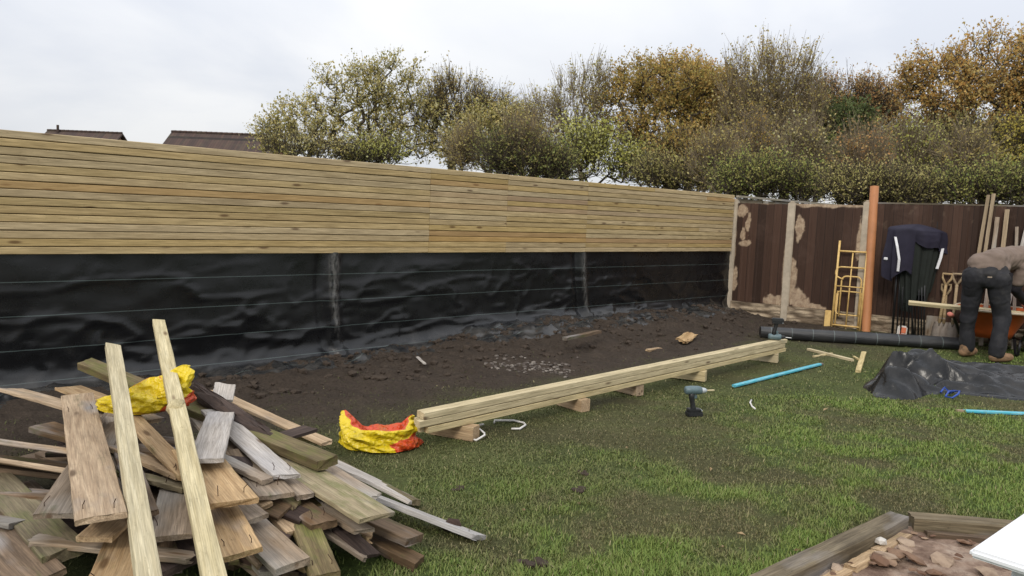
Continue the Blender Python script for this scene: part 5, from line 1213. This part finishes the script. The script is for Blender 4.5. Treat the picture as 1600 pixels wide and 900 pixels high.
# white tabletop corner close to the camera
M['table'] = plain('white_table_plastic', (.72, .73, .75), .35, .45, var=.03)
C0 = G(1514, 857, .74); C1 = G(1610, 792, .74); C2 = G(1592, 915, .74); e1 = (C1-C0).normalized(); e2 = Vector((e1.y, -e1.x, 0))
if e2.dot(C2-C0) < 0: e2 = -e2
root = empty('garden_table', (C0+e1*.4+e2*.4)*1.0); root.location.z = 0; root.rotation_euler = (0, 0, math.atan2(e1.y, e1.x)); tag(root, 'white tabletop corner jutting in over the raised bed at bottom right', 'table')
sg = 1 if (Matrix.Rotation(math.atan2(e1.y, e1.x), 3, 'Z') @ Vector((0, 1, 0))).dot(e2) > 0 else -1
m = MB(); m.box((0, 0, .728), (.8, .8, .024), ch=.008); m.build('table_top', M['table'], root); autosmooth(bpy.data.objects[-1]) if False else None
for sx in (-1, 1):
    for sy in (-1, 1): m = MB(); m.tube([(sx*.33, sy*.33, 0), (sx*.30, sy*.30, .7)], [.02, .026], 10); m.build('leg', M['table'], root, True)
# ------------------------------------------------------------------ stray leaves and turf tufts on the lawn
M['leaf'] = plain('dead_leaf', (.34, .25, .14), .7, .2, var=.4, scale=40)
rg = random.Random(8)
for i, (px, py) in enumerate(((905, 787), (1157, 858), (1158, 835), (1110, 733), (818, 797), (1245, 860), (1130, 855), (980, 700), (1290, 640), (1450, 641))):
    p = on_ground(px, py, .022); m = MB(); s_ = rg.uniform(.015, .028); m.add([(-s_, 0, 0), (-s_*.2, s_*.55, .008), (s_, 0, .004), (-s_*.1, -s_*.5, .01), (0, 0, -.003)], [(0, 4, 1), (1, 4, 2), (2, 4, 3), (3, 4, 0)])
    o = m.build('fallen_leaf', M['leaf']); o.location = p; o.rotation_euler = (rg.uniform(-.4, .4), rg.uniform(-.4, .4), rg.uniform(0, 6)); tag(o, 'small dead leaf lying on the lawn', 'leaf', 'fallen leaves on the lawn')
for i, (px, py, r) in enumerate(((717, 766, .035), (905, 768, .04), (838, 885, .05), (912, 742, .03))):
    m = MB()
    for k in range(9): V, F = lump(rg, r*rg.uniform(.3, .6), .7); o_ = Vector((rg.gauss(0, r*.5), rg.gauss(0, r*.5), r*.25)); m.add([o_+v for v in V], F)
    o = m.build('mud_clod', M['clod']); o.location = on_ground(px, py); tag(o, ['dark mud clod on the lawn right of the heap', 'dark mud clod on the lawn nearest the middle of the photo', 'dark mud clod by the bottom edge of the lawn', 'small dark mud clod above the middle one'][i], 'mud clod', 'mud clods on the lawn')
# ------------------------------------------------------------------ person bending over the wheelbarrow
M['skin'] = plain('skin', (.42, .22, .15), .55, .35, var=.1); M['trouser'] = plain('charcoal_work_trousers', (.022, .022, .026), .8, .25, var=.4, scale=7, bump=.3, bscale=120, dirt=(.055, .052, .05))
M['shirt'] = plain('brown_shirt', (.185, .14, .115), .85, .2, var=.2, scale=5, bump=.25, bscale=150); M['sleeve'] = plain('dark_undersleeve', (.02, .018, .022), .85, .2)
M['boot'] = plain('tan_work_boots', (.30, .18, .10), .75, .3, var=.4, scale=20, dirt=(.07, .05, .035)); M['hair'] = plain('brown_hair', (.04, .025, .015), .6, .3)
def person():
    Y = 9.45; O = Vector((YP(1530, 500, Y).x, Y, 0))
    def P(px, py, dy=0.0): return YP(px, py, Y+dy)-O
    aL, aR = P(1509, 545, .22), P(1556, 557, -.12); kL, kR = P(1514, 492, .2), P(1566, 494, -.02); hL, hR = P(1523, 432, .06), P(1561, 436, -.06)
    pel = P(1543, 420); sp1 = P(1572, 408, .12); sp2 = P(1606, 406, .3); neck = P(1638, 406, .45); head = P(1655, 418, .55)
    shR = P(1602, 420, .05); shL = P(1622, 402, .55); elR = P(1586, 452, .1); elL = P(1640, 452, .6); wrR = P(1604, 475, .3); wrL = P(1600, 476, .6)
    body = soft('person', [(aL, .045, kL, .055), (kL, .055, hL, .075), (aR, .045, kR, .055), (kR, .055, hR, .075), (hL, .09, hR, .09), (pel, .095, sp1, .1), (sp1, .1, sp2, .12), (sp2, .11, neck, .06), (shR, .06, shL, .06),
        (neck, .055, head, .08), (head, .098, head+Vector((.03, .03, -.03)), .09), (head+Vector((.06, .06, -.06)), .05, head+Vector((.07, .07, -.09)), .045), (head+Vector((.105, .075, -.05)), .014, head+Vector((.12, .08, -.055)), .012),
        (shR, .055, elR, .043), (elR, .043, wrR, .03), (shL, .055, elL, .043), (elL, .043, wrL, .03), (aL, .045, aL+Vector((.10, .10, -.05)), .035), (aR, .045, aR+Vector((.12, .08, -.05)), .035)]
        +[c for wr, sx in ((wrR, 1), (wrL, -1)) for c in [(wr, .028, wr+Vector((.05, .03, -.035)), .036)]+[(wr+Vector((.05, .03, -.035))+Vector((.01*(k-1.5), .016*(k-1.5), 0)), .012, wr+Vector((.10-.008*abs(k-1.2), .03+.022*(k-1.5), -.065)), .010) for k in range(4)]
           +[(wr+Vector((.10-.008*abs(k-1.2), .03+.022*(k-1.5), -.065)), .010, wr+Vector((.098, .02+.02*(k-1.5), -.095)), .009) for k in range(4)]+[(wr+Vector((.03, .05*-sx, -.03)), .013, wr+Vector((.075, .055*-sx, -.07)), .010)]],
        M['skin'], None, .0085, 3)
    body.location = O; tag(body, 'person in brown shirt and dark work trousers bending over the orange wheelbarrow', 'person')
    wc = P(1540, 409, .0); V3 = Vector
    soft('trousers', [(P(1512, 541, .22), 0.0765, P(1511, 533, .22), 0.0855), (P(1511, 533, .22), 0.0855, P(1511, 512, .22), 0.0774), (P(1511, 512, .22), 0.0774, P(1513, 494, .19), 0.0936), (P(1513, 494, .19), 0.0900, P(1519, 458, .14), 0.1125), (P(1519, 458, .14), 0.1125, hL, 0.1380),
        (P(1557, 551, -.12), 0.0828, P(1559, 541, -.12), 0.0936), (P(1559, 541, -.12), 0.0936, P(1563, 516, -.1), 0.0810), (P(1563, 516, -.1), 0.0810, P(1566, 496, -.03), 0.0990), (P(1566, 496, -.03), 0.0945, P(1561, 458, -.04), 0.1170), (P(1561, 458, -.04), 0.1170, hR, 0.1398), (hL, 0.1288, hR, 0.1334), (P(1527, 424, .05), 0.1080, P(1560, 425, -.03), 0.1170), (P(1547, 428, -.06), 0.0990, P(1548, 440, -.06), 0.0900)],
        M['trouser'], body, .010, 4, .0105, 8, 4, stretch=(1.3, 1, .7))
    soft('shirt', [(P(1531, 417, .07), 0.1188, P(1558, 416, .0), 0.1368), (P(1529, 411, .08), 0.1125, P(1558, 408, .02), 0.1395), (P(1552, 406, .05), 0.1395, P(1585, 404, .15), 0.1530), (P(1585, 404, .15), 0.1485, sp2, 0.1702), (sp2, 0.1656, neck, 0.0782), (shR, 0.0920, shL, 0.0920), (shR, 0.0902, P(1591, 440, .08), 0.0738)],
        M['shirt'], body, .011, 4, .017, 6, 14, stretch=(1.4, 1, .9))
    soft('sleeve', [(P(1592, 440, .08), .066, elR, .06), (elR, .06, wrR+V3((-.02, 0, .02)), .044)], M['sleeve'], body, .01, 3, .006, 9, 6)
    soft('sleeve', [(shL, .07, elL, .06), (elL, .06, wrL+V3((.02, 0, .02)), .044)], M['sleeve'], body, .01, 3, .006, 9, 7)
    for a, dv in ((P(1509, 551, .22), Vector((.17, .12, 0))), (P(1556, 563, -.12), Vector((.2, .06, 0)))):
        z = a.z; a0 = Vector((a.x, a.y, .055))
        soft('boot', [(a0+Vector((-.03, 0, .0)), .06, a0+dv*.5, .062), (a0+dv*.5, .06, a0+dv, .05), (a0+Vector((-.01, 0, .03)), .07, a0+Vector((-.0, 0, .15)), .072)], M['boot'], body, .01, 4)
    soft('hair', [(head+Vector((-.02, -.0, .03)), .095, head+Vector((.0, .0, .035)), .09)], M['hair'], body, .012, 2)
    m = MB(); m.box(P(1577, 436, -.16), (.055, .04, .15), Matrix.Rotation(.15, 3, 'Y'), ch=.008); m.build('tool_pouch', M['sleeve'], body)
    m = MB(); m.box(P(1546.5, 433, -.235), (.055, .008, .018), ch=.002); m.build('pocket_label', M['greyw'], body)
person()
